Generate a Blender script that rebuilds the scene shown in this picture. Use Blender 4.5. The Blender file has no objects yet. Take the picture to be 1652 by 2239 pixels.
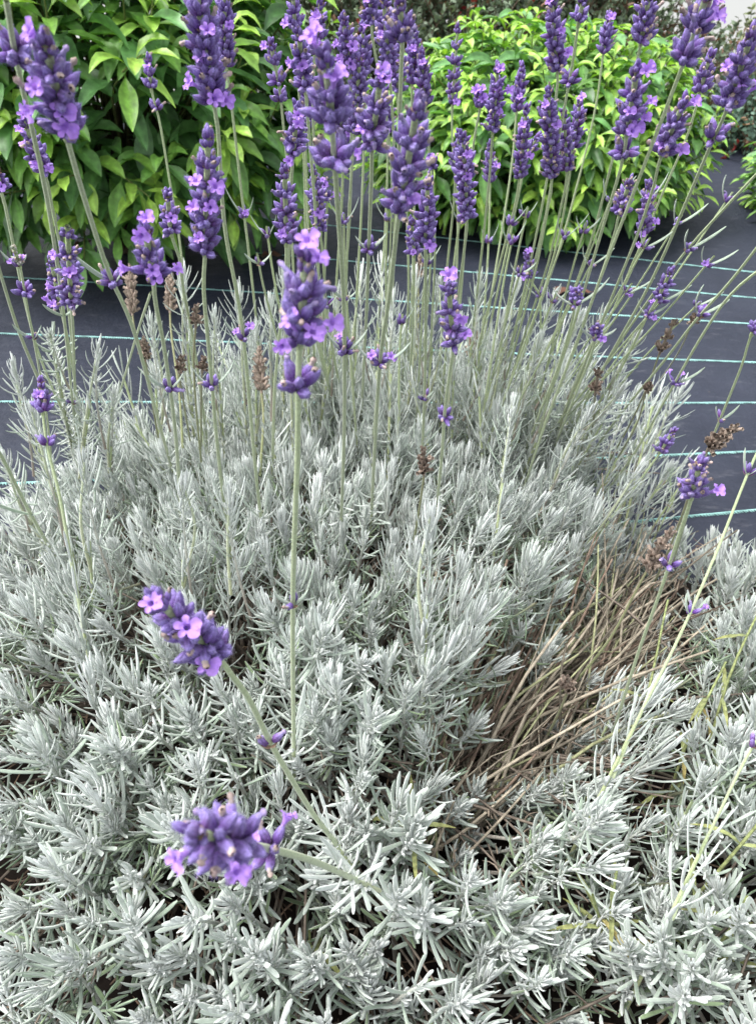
import bpy, math, random
import numpy as np
from mathutils import Vector, Matrix

# ------------------------------------------------------------------ camera, sky, sun, exposure
CAM_H, PITCH, FPX, IW, IH = 0.75, math.radians(38.0), 1680.0, 1652.0, 2239.0
scene = bpy.context.scene
cam_data = bpy.data.cameras.new("camera")
cam = bpy.data.objects.new("camera", cam_data)
scene.collection.objects.link(cam)
cam.location = (0, 0, CAM_H)
cam.rotation_euler = (math.pi / 2 - PITCH, 0, 0)
cam_data.sensor_fit = 'VERTICAL'
cam_data.sensor_height = 34.6
cam_data.lens = FPX / IH * 34.6
cam_data.clip_start = 0.02
cam_data.clip_end = 500
cam_data.dof.use_dof = True
cam_data.dof.focus_distance = 0.58
cam_data.dof.aperture_fstop = cam_data.lens / 1.5
scene.camera = cam

SUN_EL, SUN_AZ = math.radians(66), math.radians(275)
world = bpy.data.worlds.new("World")
scene.world = world
world.use_nodes = True
wn, wl = world.node_tree.nodes, world.node_tree.links
wn.clear()
w_out = wn.new('ShaderNodeOutputWorld'); w_bg = wn.new('ShaderNodeBackground')
sky = wn.new('ShaderNodeTexSky'); sky.sky_type = 'NISHITA'; sky.sun_disc = False
sky.sun_elevation = SUN_EL; sky.sun_rotation = SUN_AZ
sky.air_density = 1.0; sky.dust_density = 4.0; sky.ozone_density = 1.0
hsv = wn.new('ShaderNodeHueSaturation'); hsv.inputs['Saturation'].default_value = 0.20
tc = wn.new('ShaderNodeTexCoord'); sp = wn.new('ShaderNodeSeparateXYZ'); cb = wn.new('ShaderNodeCombineXYZ')
mx = wn.new('ShaderNodeMath'); mx.operation = 'MAXIMUM'; mx.inputs[1].default_value = 0.06
wl.new(tc.outputs['Generated'], sp.inputs[0])
wl.new(sp.outputs[0], cb.inputs[0]); wl.new(sp.outputs[1], cb.inputs[1])
wl.new(sp.outputs[2], mx.inputs[0]); wl.new(mx.outputs[0], cb.inputs[2])
wl.new(cb.outputs[0], sky.inputs['Vector'])
wl.new(sky.outputs[0], hsv.inputs['Color']); wl.new(hsv.outputs[0], w_bg.inputs['Color'])
w_bg.inputs['Strength'].default_value = 0.15
wl.new(w_bg.outputs[0], w_out.inputs[0])

sun_d = bpy.data.lights.new("sun", 'SUN'); sun_d.energy = 1.15; sun_d.angle = math.radians(25)
sun_d.color = (1.0, 0.98, 0.95)
sun = bpy.data.objects.new("sun", sun_d); scene.collection.objects.link(sun)
# the sky's sun_rotation turns clockwise from +Y seen from above
sdir = Vector((math.sin(SUN_AZ) * math.cos(SUN_EL), math.cos(SUN_AZ) * math.cos(SUN_EL), math.sin(SUN_EL)))
sun.rotation_euler = sdir.to_track_quat('Z', 'Y').to_euler()
scene.view_settings.view_transform = 'Standard'
scene.view_settings.look = 'None'
scene.view_settings.exposure = 1.5
scene.view_settings.gamma = 1
scene.cycles.max_bounces = 6

# ------------------------------------------------------------------ maths
cp, sn = math.cos(PITCH), math.sin(PITCH)
C0 = np.array([0, 0, CAM_H])

def ray(px, py):
    """direction (per unit of depth along the optical axis) of a point of the photograph"""
    u, v = (px - IW / 2) / FPX, (IH / 2 - py) / FPX
    return np.array([u, cp + v * sn, v * cp - sn])

def at(px, py, d):
    return C0 + ray(px, py) * d

def on_plane(px, py, z=0.0):
    r = ray(px, py)
    return C0 + r * ((z - CAM_H) / r[2])

def project(p):
    p = np.asarray(p) - C0
    d = p[..., 1] * cp - p[..., 2] * sn
    up = p[..., 1] * sn + p[..., 2] * cp
    return np.stack([IW / 2 + FPX * p[..., 0] / d, IH / 2 - FPX * up / d, d], -1)

def nrm(a):
    return a / np.maximum(np.linalg.norm(a, axis=-1, keepdims=True), 1e-9)

def frame(axis, twist=0.0):
    a = nrm(np.asarray(axis, float))
    r = np.array([1.0, 0, 0]) if abs(a[0]) < 0.8 else np.array([0, 1.0, 0])
    x = nrm(np.cross(r, a)); y = np.cross(a, x)
    c, s = math.cos(twist), math.sin(twist)
    return np.stack([x * c + y * s, y * c - x * s, a], 1)      # columns

# ------------------------------------------------------------------ mesh building
class MB:
    def __init__(self):
        self.v, self.f, self.c, self.m, self.n = [], [], [], [], 0
    def add(self, v, f, c, m=0):
        if len(v) == 0: return
        self.v.append(v); self.f.append(f + self.n); self.c.append(c)
        self.m.append(np.full(len(f), m, np.int32)); self.n += len(v)
    def arrays(self):
        return (np.concatenate(self.v), np.concatenate(self.f), np.concatenate(self.c), np.concatenate(self.m))
    def build(self, name, mats, origin=(0, 0, 0)):
        v, f, c, m = self.arrays()
        return mesh_object(name, v - np.asarray(origin), f, c, m, mats)

def make_mesh(name, v, f, c, m, mats):
    me = bpy.data.meshes.new(name)
    nf = len(f)
    me.vertices.add(len(v)); me.vertices.foreach_set('co', np.ascontiguousarray(v, np.float32).ravel())
    me.loops.add(nf * 4); me.loops.foreach_set('vertex_index', np.ascontiguousarray(f, np.int32).ravel())
    me.polygons.add(nf)
    me.polygons.foreach_set('loop_start', np.arange(0, nf * 4, 4, dtype=np.int32))
    me.polygons.foreach_set('loop_total', np.full(nf, 4, np.int32))
    me.polygons.foreach_set('material_index', m.astype(np.int32))
    me.polygons.foreach_set('use_smooth', np.ones(nf, bool))
    at_ = me.attributes.new('Col', 'FLOAT_COLOR', 'POINT')
    cc = np.ones((len(v), 4), np.float32); cc[:, :3] = c
    at_.data.foreach_set('color', cc.ravel())
    for mt in mats: me.materials.append(mt)
    me.update(calc_edges=True)
    return me

def mesh_object(name, v, f, c, m, mats):
    o = bpy.data.objects.new(name, make_mesh(name, v, f, c, m, mats))
    scene.collection.objects.link(o)
    return o

SEC_LAV = (np.array([(-1, 0), (-.62, .62), (0, .28), (.62, .62), (1, 0), (0, -.45)]), True)
SEC_LAV_LO = (np.array([(-1, 0), (0, .7), (1, 0), (0, -.6)]), True)
SEC_FLAT = (np.array([(-1, .32), (-.55, .10), (0, -.12), (.55, .10), (1, .32)]), False)
SEC_TINY = (np.array([(-1, .25), (0, -.1), (1, .25)]), False)
def sec_round(n, rib=0.0):
    a = np.arange(n) * 2 * math.pi / n
    r = 1 + rib * np.where(np.arange(n) % 2 == 0, 1, -1)
    return (np.stack([np.cos(a) * r, np.sin(a) * r], 1), True)
SEC_R4, SEC_R6, SEC_R8 = sec_round(4), sec_round(6), sec_round(8, .07)
SEC_RIB = sec_round(12, .11)
SEC_SQ = (np.array([(1, .25), (.25, 1), (-.25, 1), (-1, .25), (-1, -.25), (-.25, -1), (.25, -1), (1, -.25)]) * .95, True)

def sweep(P, D0, D1, N, L, W, T, prof, sec, c0, c1=None, cpow=1.0, csec=None, wave=0.0, rng=None, tprof=None, cbend=1.0):
    """n swept leaves / tubes at once. prof = width at evenly spaced rings."""
    P, D0, D1, N = [np.atleast_2d(np.asarray(a, float)) for a in (P, D0, D1, N)]
    n = len(P)
    D0 = np.broadcast_to(D0, (n, 3)); D1 = np.broadcast_to(D1, (n, 3)); N = np.broadcast_to(N, (n, 3))
    L, W, T = [np.broadcast_to(np.asarray(a, float), (n,)) for a in (L, W, T)]
    prof = np.asarray(prof, float); R = len(prof)
    tprof = prof if tprof is None else np.asarray(tprof, float)
    s2, closed = sec; K = len(s2)
    t = np.linspace(0, 1, R)
    d = nrm(D0[:, None] * (1 - t ** cbend)[None, :, None] + D1[:, None] * (t ** cbend)[None, :, None])   # n,R,3
    step = L[:, None, None] / (R - 1)
    mid = (d[:, 1:] + d[:, :-1]) * .5 * step
    cen = np.concatenate([np.zeros((n, 1, 3)), np.cumsum(mid, 1)], 1) + P[:, None]
    side = nrm(np.cross(d, N[:, None]))
    up = np.cross(side, d)
    ws = W[:, None] * prof[None]; ts = T[:, None] * tprof[None]
    v = (cen[:, :, None] + side[:, :, None] * (ws[:, :, None] * s2[None, None, :, 0])[..., None]
         + up[:, :, None] * (ts[:, :, None] * s2[None, None, :, 1])[..., None])
    if wave and rng is not None:
        ph = rng.uniform(0, 6.28, (n, 1, 1)); am = rng.uniform(.3, 1, (n, 1, 1)) * wave
        wv = np.sin(t[None, :, None] * 15 + ph + (s2[None, None, :, 0] > 0) * 2.2) * np.abs(s2[None, None, :, 0]) * am * ws[:, :, None]
        v = v + up[:, :, None] * wv[..., None]
    c0 = np.broadcast_to(np.asarray(c0, float), (n, 3)); c1 = c0 if c1 is None else np.broadcast_to(np.asarray(c1, float), (n, 3))
    tt = (t ** cpow)[None, :, None]
    c = c0[:, None] * (1 - tt) + c1[:, None] * tt
    c = np.repeat(c[:, :, None], K, 2)
    if csec is not None: c = c * np.asarray(csec)[None, None, :, None]
    kk = K if closed else K - 1
    i = np.arange(R - 1)[:, None] * K; k = np.arange(kk)[None]; k2 = (k + 1) % K
    q = np.stack([i + k, i + k2, i + K + k2, i + K + k], -1).reshape(-1, 4)
    f = (q[None] + (np.arange(n) * R * K)[:, None, None]).reshape(-1, 4)
    return v.reshape(-1, 3), f, np.clip(c, 0, 1).reshape(-1, 3)

def tube(points, radii, col, sec=SEC_R6, col1=None):
    P = np.asarray(points, float); n = len(P)
    radii = np.broadcast_to(np.asarray(radii, float), (n,))
    tg = nrm(np.gradient(P, axis=0))
    ref = np.array([0.3, -1, 0.1]); 
    side = nrm(np.cross(tg, ref)); up = np.cross(side, tg)
    s2, _ = sec; K = len(s2)
    v = P[:, None] + radii[:, None, None] * (side[:, None] * s2[None, :, 0, None] + up[:, None] * s2[None, :, 1, None])
    i = np.arange(n - 1)[:, None] * K; k = np.arange(K)[None]; k2 = (k + 1) % K
    f = np.stack([i + k, i + k2, i + K + k2, i + K + k], -1).reshape(-1, 4)
    col = np.asarray(col, float); col1 = col if col1 is None else np.asarray(col1, float)
    t = np.linspace(0, 1, n)[:, None, None]
    c = np.broadcast_to(col * (1 - t) + col1 * t, (n, K, 3))
    return v.reshape(-1, 3), f, c.reshape(-1, 3).copy()

def smooth_path(pts, n):
    """Catmull-Rom through points, n samples"""
    P = np.asarray(pts, float)
    if len(P) == 2: 
        t = np.linspace(0, 1, n)[:, None]; return P[0] * (1 - t) + P[1] * t
    Q = np.vstack([2 * P[0] - P[1], P, 2 * P[-1] - P[-2]])
    seg = np.linalg.norm(np.diff(P, axis=0), axis=1); cum = np.concatenate([[0], np.cumsum(seg)])
    out = []
    for s in np.linspace(0, cum[-1], n):
        i = min(np.searchsorted(cum, s, 'right') - 1, len(P) - 2)
        t = (s - cum[i]) / max(seg[i], 1e-9)
        a, b, c, d = Q[i], Q[i + 1], Q[i + 2], Q[i + 3]
        out.append(.5 * ((2 * b) + (-a + c) * t + (2 * a - 5 * b + 4 * c - d) * t * t + (-a + 3 * b - 3 * c + d) * t ** 3))
    return np.array(out)

# ------------------------------------------------------------------ materials
def mat(name, rough=.6, spec=.5, sheen=0.0, sheen_tint=(1, 1, 1), noise=(60, .15), bump=0.0, bscale=400, transl=0.0, tcol=None, vein=None):
    m = bpy.data.materials.new(name); m.use_nodes = True
    N, Lk = m.node_tree.nodes, m.node_tree.links
    b = N['Principled BSDF']; out = N['Material Output']
    a = N.new('ShaderNodeAttribute'); a.attribute_name = 'Col'
    ob = N.new('ShaderNodeTexCoord')
    nz = N.new('ShaderNodeTexNoise'); nz.inputs['Scale'].default_value = noise[0]; nz.inputs['Detail'].default_value = 4
    Lk.new(ob.outputs['Object'], nz.inputs['Vector'])
    mr = N.new('ShaderNodeMapRange'); mr.inputs[1].default_value = .3; mr.inputs[2].default_value = .7
    mr.inputs[3].default_value = 1 - noise[1]; mr.inputs[4].default_value = 1 + noise[1]
    Lk.new(nz.outputs[0], mr.inputs[0])
    mul = N.new('ShaderNodeVectorMath'); mul.operation = 'SCALE'
    Lk.new(a.outputs['Color'], mul.inputs[0]); Lk.new(mr.outputs[0], mul.inputs['Scale'])
    Lk.new(mul.outputs[0], b.inputs['Base Color'])
    b.inputs['Roughness'].default_value = rough
    b.inputs['Specular IOR Level'].default_value = spec
    b.inputs['Sheen Weight'].default_value = sheen
    b.inputs['Sheen Roughness'].default_value = .5
    b.inputs['Sheen Tint'].default_value = (*sheen_tint, 1)
    if bump:
        bn = N.new('ShaderNodeTexNoise'); bn.inputs['Scale'].default_value = bscale; bn.inputs['Detail'].default_value = 3
        Lk.new(ob.outputs['Object'], bn.inputs['Vector'])
        bp = N.new('ShaderNodeBump'); bp.inputs['Strength'].default_value = bump; bp.inputs['Distance'].default_value = .001
        Lk.new(bn.outputs[0], bp.inputs['Height']); Lk.new(bp.outputs[0], b.inputs['Normal'])
    if transl:
        tr = N.new('ShaderNodeBsdfTranslucent'); mixs = N.new('ShaderNodeMixShader'); mixs.inputs[0].default_value = transl
        tm = N.new('ShaderNodeVectorMath'); tm.operation = 'MULTIPLY'; tm.inputs[1].default_value = tcol or (1.2, 1.2, .6)
        Lk.new(mul.outputs[0], tm.inputs[0]); Lk.new(tm.outputs[0], tr.inputs['Color'])
        Lk.new(b.outputs[0], mixs.inputs[1]); Lk.new(tr.outputs[0], mixs.inputs[2]); Lk.new(mixs.outputs[0], out.inputs[0])
    return m

M_SILVER = mat('silver_felt_leaf', rough=.85, spec=.2, sheen=.5, noise=(220, .12), bump=.25, bscale=2500)
M_STEM = mat('flower_stem', rough=.7, spec=.3, sheen=.25, noise=(700, .22), bump=.3, bscale=1500)
M_CALYX = mat('velvet_calyx', rough=.8, spec=.25, sheen=.22, sheen_tint=(.65, .6, .95), noise=(900, .3), bump=.5, bscale=2500)
M_PETAL = mat('violet_petal', rough=.55, spec=.3, sheen=.2, noise=(500, .12), transl=.3, tcol=(1.1, .9, 1.2))
M_DRY = mat('dry_calyx', rough=.9, spec=.2, noise=(500, .3), bump=.4, bscale=1500)
M_TWIG = mat('twig_bark', rough=.9, spec=.2, noise=(150, .35), bump=.4, bscale=900)
M_LAUREL = mat('glossy_shrub_leaf', rough=.42, spec=.5, noise=(70, .30), bump=.25, bscale=90, transl=.22, tcol=(1.3, 1.5, .5))
M_HEDGE = mat('small_hedge_leaf', rough=.6, spec=.4, noise=(20, .2), transl=.15)
M_WEED = mat('spotted_weed_leaf', rough=.7, spec=.3, noise=(260, .45), transl=.1)

def fabric_material():
    m = bpy.data.materials.new('weed_fabric'); m.use_nodes = True
    N, Lk = m.node_tree.nodes, m.node_tree.links
    b = N['Principled BSDF']
    g = N.new('ShaderNodeNewGeometry')
    big = N.new('ShaderNodeTexNoise'); big.inputs['Scale'].default_value = 3.5; big.inputs['Detail'].default_value = 6; big.inputs['Roughness'].default_value = .65
    Lk.new(g.outputs['Position'], big.inputs['Vector'])
    r1 = N.new('ShaderNodeValToRGB')
    r1.color_ramp.elements[0].position = .3; r1.color_ramp.elements[0].color = (.014, .017, .029, 1)
    r1.color_ramp.elements[1].position = .75; r1.color_ramp.elements[1].color = (.030, .035, .054, 1)
    Lk.new(big.outputs[0], r1.inputs[0])
    # pale dust smears and specks
    mp = N.new('ShaderNodeMapping'); mp.inputs['Scale'].default_value = (9, 30, 1); mp.inputs['Rotation'].default_value = (0, 0, .7)
    Lk.new(g.outputs['Position'], mp.inputs[0])
    d = N.new('ShaderNodeTexNoise'); d.inputs['Scale'].default_value = 1.6; d.inputs['Detail'].default_value = 8; d.inputs['Roughness'].default_value = .75
    Lk.new(mp.outputs[0], d.inputs['Vector'])
    r2 = N.new('ShaderNodeMapRange'); r2.inputs[1].default_value = .56; r2.inputs[2].default_value = .82; r2.inputs[4].default_value = .6
    Lk.new(d.outputs[0], r2.inputs[0])
    mix = N.new('ShaderNodeMix'); mix.data_type = 'RGBA'
    Lk.new(r2.outputs[0], mix.inputs[0]); Lk.new(r1.outputs[0], mix.inputs[6]); mix.inputs[7].default_value = (.16, .16, .18, 1)
    vo = N.new('ShaderNodeTexVoronoi'); vo.inputs['Scale'].default_value = 22
    Lk.new(g.outputs['Position'], vo.inputs['Vector'])
    r3 = N.new('ShaderNodeMapRange'); r3.inputs[1].default_value = .035; r3.inputs[2].default_value = .02; r3.inputs[4].default_value = .5
    Lk.new(vo.outputs['Distance'], r3.inputs[0])
    mix2 = N.new('ShaderNodeMix'); mix2.data_type = 'RGBA'
    Lk.new(r3.outputs[0], mix2.inputs[0]); Lk.new(mix.outputs[2], mix2.inputs[6]); mix2.inputs[7].default_value = (.22, .18, .14, 1)
    Lk.new(mix2.outputs[2], b.inputs['Base Color'])
    b.inputs['Roughness'].default_value = .6
    b.inputs['Specular IOR Level'].default_value = .22
    # woven tapes
    wv = N.new('ShaderNodeTexWave'); wv.inputs['Scale'].default_value = 170; wv.bands_direction = 'X'
    wv2 = N.new('ShaderNodeTexWave'); wv2.inputs['Scale'].default_value = 120; wv2.bands_direction = 'Y'
    Lk.new(g.outputs['Position'], wv.inputs['Vector']); Lk.new(g.outputs['Position'], wv2.inputs['Vector'])
    ad = N.new('ShaderNodeMath'); ad.operation = 'ADD'
    Lk.new(wv.outputs['Fac'], ad.inputs[0]); Lk.new(wv2.outputs['Fac'], ad.inputs[1])
    bp = N.new('ShaderNodeBump'); bp.inputs['Strength'].default_value = .35; bp.inputs['Distance'].default_value = .0008
    Lk.new(ad.outputs[0], bp.inputs['Height'])
    bp2 = N.new('ShaderNodeBump'); bp2.inputs['Strength'].default_value = .5; bp2.inputs['Distance'].default_value = .05
    Lk.new(big.outputs[0], bp2.inputs['Height']); Lk.new(bp.outputs[0], bp2.inputs['Normal'])
    Lk.new(bp2.outputs[0], b.inputs['Normal'])
    return m

def plain_material(name, col, rough=.8):
    m = bpy.data.materials.new(name); m.use_nodes = True
    N, Lk = m.node_tree.nodes, m.node_tree.links
    b = N['Principled BSDF']; b.inputs['Roughness'].default_value = rough
    nz = N.new('ShaderNodeTexNoise'); nz.inputs['Scale'].default_value = 40; nz.inputs['Detail'].default_value = 6
    g = N.new('ShaderNodeNewGeometry'); Lk.new(g.outputs['Position'], nz.inputs['Vector'])
    r = N.new('ShaderNodeValToRGB')
    r.color_ramp.elements[0].position = .3; r.color_ramp.elements[0].color = (*[c * .55 for c in col], 1)
    r.color_ramp.elements[1].position = .7; r.color_ramp.elements[1].color = (*[min(1, c * 1.3) for c in col], 1)
    b.inputs['Specular IOR Level'].default_value = .12
    bp = N.new('ShaderNodeBump'); bp.inputs['Strength'].default_value = .9; bp.inputs['Distance'].default_value = .006
    Lk.new(nz.outputs[0], bp.inputs['Height']); Lk.new(bp.outputs[0], b.inputs['Normal'])
    Lk.new(nz.outputs[0], r.inputs[0]); Lk.new(r.outputs[0], b.inputs['Base Color'])
    return m
M_FABRIC = fabric_material()
M_THREAD = plain_material('woven_marker_thread', (.31, .55, .52))
M_SOIL = plain_material('dark_compost', (.014, .010, .008))

# ------------------------------------------------------------------ ground
def ground_height(x, y):
    z = -0.26 * max(0, y - 4.2)
    return z
def build_ground():
    xs = np.concatenate([[-60, -20, -8], np.linspace(-4, 4, 33), [8, 20, 60]])
    ys = np.concatenate([[-40, -10, -3], np.linspace(-1, 4.2, 27), [4.6, 5.5, 8, 15, 60]])
    v = np.array([[x, y, ground_height(x, y)] for y in ys for x in xs])
    nx = len(xs)
    f = np.array([[j * nx + i, j * nx + i + 1, (j + 1) * nx + i + 1, (j + 1) * nx + i] for j in range(len(ys) - 1) for i in range(nx - 1)])
    o = mesh_object('ground', v, f, np.ones((len(v), 3)), np.zeros(len(f), int), [M_FABRIC])
    o['kind'] = 'structure'
    mb = MB()
    lines = [((0, 415), (1652, 596)), ((0, 503), (1652, 652)), ((0, 605), (1652, 709)), ((0, 730), (1652, 793)), ((0, 880), (1652, 881)),
             ((0, 1058), (1652, 988)), ((0, 1270), (1652, 1116)), ((0, 1530), (1652, 1282))]
    rg = np.random.default_rng(3)
    for a, b in lines:
        A, B = on_plane(*a), on_plane(*b)
        d = nrm(B - A); A = A - d * 1.2; B = B + d * 1.2
        Ln = np.linalg.norm(B - A); p = np.array([-d[1], d[0], 0]); n = int(Ln / .03)
        # continuous twisted thread
        s = np.linspace(0, Ln, n); wob = .0012 * np.sin(s * 3.1 + rg.uniform(0, 6)) + .0005 * rg.standard_normal(n)
        pts = A + d * s[:, None] + p * wob[:, None] + np.array([0, 0, .0014])
        mb.add(*tube(pts, .0011, (1, 1, 1), SEC_R4))
        # slanting loops of the marker thread
        k = np.arange(0, Ln, .0048); k = k + rg.uniform(-.0006, .0006, len(k))
        base = A + d * k[:, None] + p * np.interp(k, s, wob)[:, None] + np.array([0, 0, .0012])
        D = nrm(-p + d * .45)
        mb.add(*sweep(base, D, D, (0, 0, 1), rg.uniform(.0045, .0066, len(k)), .0012, .0008, [1, 1, .6], SEC_R4, (1, 1, 1)))
    o = mb.build('woven_stripes', [M_THREAD]); o['kind'] = 'structure'
build_ground()

# ------------------------------------------------------------------ tagging
def tag(o, label=None, cat=None, group=None, kind=None):
    if label: o['label'] = label
    if cat: o['category'] = cat
    if group: o['group'] = group
    if kind: o['kind'] = kind
    return o
def empty(name, loc):
    o = bpy.data.objects.new(name, None); scene.collection.objects.link(o)
    o.location = tuple(loc); o.empty_display_size = .05
    return o
def child(o, parent, world_origin, parent_origin):
    o.parent = parent; o.location = tuple(np.asarray(world_origin) - np.asarray(parent_origin)); return o

# ------------------------------------------------------------------ lavender: the two cushions
MAIN = dict(c=(-.10, .58), r=(.52, .46), h=.245)
BACK = dict(c=(.03, .98), r=(.46, .27), h=.20)
FRONT = dict(c=(.14, .27), r=(.22, .18), h=.115)
SIDE = dict(c=(.47, .40), r=(.42, .43), h=.180)
def hump(m, x, y):
    q = ((x - m['c'][0]) / m['r'][0]) ** 2 + ((y - m['c'][1]) / m['r'][1]) ** 2
    return m['h'] * np.sqrt(np.maximum(0, 1 - q ** 1.4)) if np.ndim(q) else m['h'] * math.sqrt(max(0, 1 - q ** 1.4))
def lump(x, y):
    return .018 * np.sin(x * 17 + 1.3) * np.cos(y * 15 - .6) + .010 * np.sin(x * 39 + y * 23)
def valley(x, y):
    """trough of dead twigs between the two cushions (0..1)"""
    ax, ay, bx, by = .10, .36, .34, .70
    dx, dy = bx - ax, by - ay
    t = np.clip(((x - ax) * dx + (y - ay) * dy) / (dx * dx + dy * dy), 0, 1)
    d = np.hypot(x - ax - t * dx, y - ay - t * dy)
    return np.clip(1 - d / .072, 0, 1)
def surf(x, y):
    z = np.maximum(np.maximum(hump(MAIN, x, y), hump(SIDE, x, y)), np.maximum(hump(BACK, x, y), hump(FRONT, x, y)))
    return np.where(z > 0, np.maximum(z + lump(x, y) * np.minimum(1, z / .1) - .10 * np.sqrt(valley(x, y)), .01), 0.0)
def hit_surface(px, py, drop=0.0):
    r = ray(px, py)
    for d in np.arange(.35, 1.7, .004):
        p = C0 + r * d
        if p[2] <= float(surf(p[0], p[1])) - drop: return p
        if p[2] < .02: return p
    return C0 + r * 1.2

SILV = np.array([.74, .78, .755]); SAGE = np.array([.29, .365, .285]); OLIVE = np.array([.20, .27, .15]); WOOD = np.array([.23, .19, .155])

def shoot_arrays(kind, seed, lod=0):
    """leafy shoot with its tip at the origin, axis +Z. kinds: tuft (dense silver rosette), plume (long), open (flowering shoot base), low (sparse, near the ground)"""
    rg = np.random.default_rng(seed)
    mb = MB()
    if kind == 'tuft':
        z = [0, .0022, .0044, .0068, .0094, .0122, .0154, .019, .0232, .0282, .0345, .043, .054, .067, .081]
        ln = [.009, .0125, .0155, .0185, .021, .023, .0248, .0262, .0275, .0285, .029, .0285, .028, .027, .026]; a0, da, amax = 6, 6.2, 76
    elif kind == 'plume':
        z = [0, .0035, .007, .011, .0155, .0205, .026, .0325, .040, .049, .060, .073, .088, .104]
        ln = [.013, .018, .0235, .028, .032, .035, .037, .038, .038, .038, .037, .036, .034, .032]; a0, da, amax = 6, 5.2, 68
    elif kind == 'low':
        z = [0, .004, .009, .016, .026, .040, .056]
        ln = [.009, .014, .020, .026, .029, .030, .029]; a0, da, amax = 14, 13, 82
    else:  # open
        z = [0.0, .016, .032, .048, .064, .080, .095, .110, .124]
        ln = [.034, .038, .041, .042, .042, .040, .038, .036, .034]; a0, da, amax = 20, 5, 58
    z = np.array(z) * rg.uniform(.85, 1.15); ln = np.array(ln) * rg.uniform(.9, 1.12)
    bend = rg.uniform(-.012, .012, 2) * (0 if kind == 'open' else 1)
    def axis_pt(q): return np.array([bend[0] * (q / .1) ** 2, bend[1] * (q / .1) ** 2, -q])
    P, D0, D1, N, L, W, C, C2 = [], [], [], [], [], [], [], []
    az0 = rg.uniform(0, 6.28)
    green = rg.uniform(-.22, .42)
    for k, (q, l) in enumerate(zip(z, ln)):
        u = k / (len(z) - 1)
        for s in (0, 1):
            az = az0 + k * 1.66 + s * math.pi + rg.normal(0, .12)
            a = math.radians(min(amax, a0 + da * k) + rg.normal(0, 2.0))
            e = a - math.radians(rg.uniform(26, 44)) * min(1, .25 + k * .11)
            h = np.array([math.cos(az), math.sin(az), 0])
            P.append(axis_pt(q) + h * .0008); D0.append(h * math.sin(a) + np.array([0, 0, math.cos(a)]))
            D1.append(h * math.sin(e) + np.array([0, 0, math.cos(e)]) + rg.normal(0, .07, 3))
            N.append(np.array([0, 0, 1.0]) + rg.normal(0, .1, 3) - h * .35)
            L.append(l * rg.uniform(.86, 1.18)); W.append((.00098 + .00036 * min(1, k / 5)) * (1.0 if kind != 'plume' else .92) * rg.uniform(.9, 1.15))
            g = np.clip(u * 1.05 - .08 + green * .6 + rg.normal(0, .10), 0, 1)
            if kind == 'open': g = np.clip(.35 + u * .35 + rg.normal(0, .12), 0, 1)
            col = SILV * (1 - g) + SAGE * g
            if kind in ('tuft', 'low') and u > .75 and rg.random() < .22: col = OLIVE * rg.uniform(.9, 1.5)
            col = col * rg.uniform(.9, 1.08)
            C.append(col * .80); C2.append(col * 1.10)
            # some nodes carry a third, thinner leaf
            if rg.random() < .3 and kind == 'plume' and k > 2:
                P.append(P[-1]); D0.append(nrm(D0[-1] + rg.normal(0, .35, 3))); D1.append(nrm(D1[-1] + rg.normal(0, .2, 3))); N.append(N[-1]); L.append(L[-1] * .8); W.append(W[-1] * .9); C.append(C[-1]); C2.append(C2[-1])
            # small leaves in the axils
            if k >= 3 and lod < 2:
                for j in range(rg.integers(1, 3) if kind != 'open' else rg.integers(2, 5)):
                    az2 = az + rg.normal(0, .5); a2 = math.radians(rg.uniform(14, 42)); h2 = np.array([math.cos(az2), math.sin(az2), 0])
                    P.append(axis_pt(q) + h2 * .0015); D0.append(h2 * math.sin(a2) + np.array([0, 0, math.cos(a2)])); D1.append(D0[-1] + np.array([0, 0, .4]))
                    N.append(np.array([0, 0, 1.0]) - h2); L.append(rg.uniform(.006, .0135)); W.append(.00105 * rg.uniform(.8, 1.2))
                    c_ = SILV * rg.uniform(.88, 1.05); C.append(c_ * .85); C2.append(c_)
    P, D0, D1, N = map(np.array, (P, D0, D1, N)); L, W = np.array(L), np.array(W)
    if lod == 0:
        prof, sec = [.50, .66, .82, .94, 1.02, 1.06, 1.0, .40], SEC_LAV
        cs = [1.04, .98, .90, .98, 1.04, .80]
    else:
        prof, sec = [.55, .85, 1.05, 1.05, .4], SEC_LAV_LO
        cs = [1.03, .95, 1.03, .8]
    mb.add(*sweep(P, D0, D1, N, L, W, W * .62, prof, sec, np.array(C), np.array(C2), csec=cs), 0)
    q = np.linspace(z[-1] + (.05 if kind != 'low' else .02), 0, 7)
    pts = np.array([axis_pt(x) for x in q])
    if kind == 'open': mb.add(*tube(pts, np.linspace(.0017, .0013, 7), (.42, .45, .24), SEC_R6, (.42, .50, .27)), 1)
    else: mb.add(*tube(pts, np.linspace(.0017, .0008, 7), (.27, .22, .18), SEC_R6, (.55, .60, .54)), 1)
    return mb.arrays()

PROTO = {}
for kind, cnt in (('tuft', 14), ('plume', 6), ('open', 8), ('low', 6)):
    PROTO[kind] = []
    for i in range(cnt):
        v, f, c, m = shoot_arrays(kind, 100 + i * 7 + len(kind) * 31)
        PROTO[kind].append(make_mesh('leafy_shoot', v, f, c, m, [M_SILVER, M_STEM]))
PROTO_LO = {k: [shoot_arrays(k, 900 + i * 5 + len(k) * 31, lod=1) for i in range(8)] for k in ('tuft', 'plume', 'low', 'open')}

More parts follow.
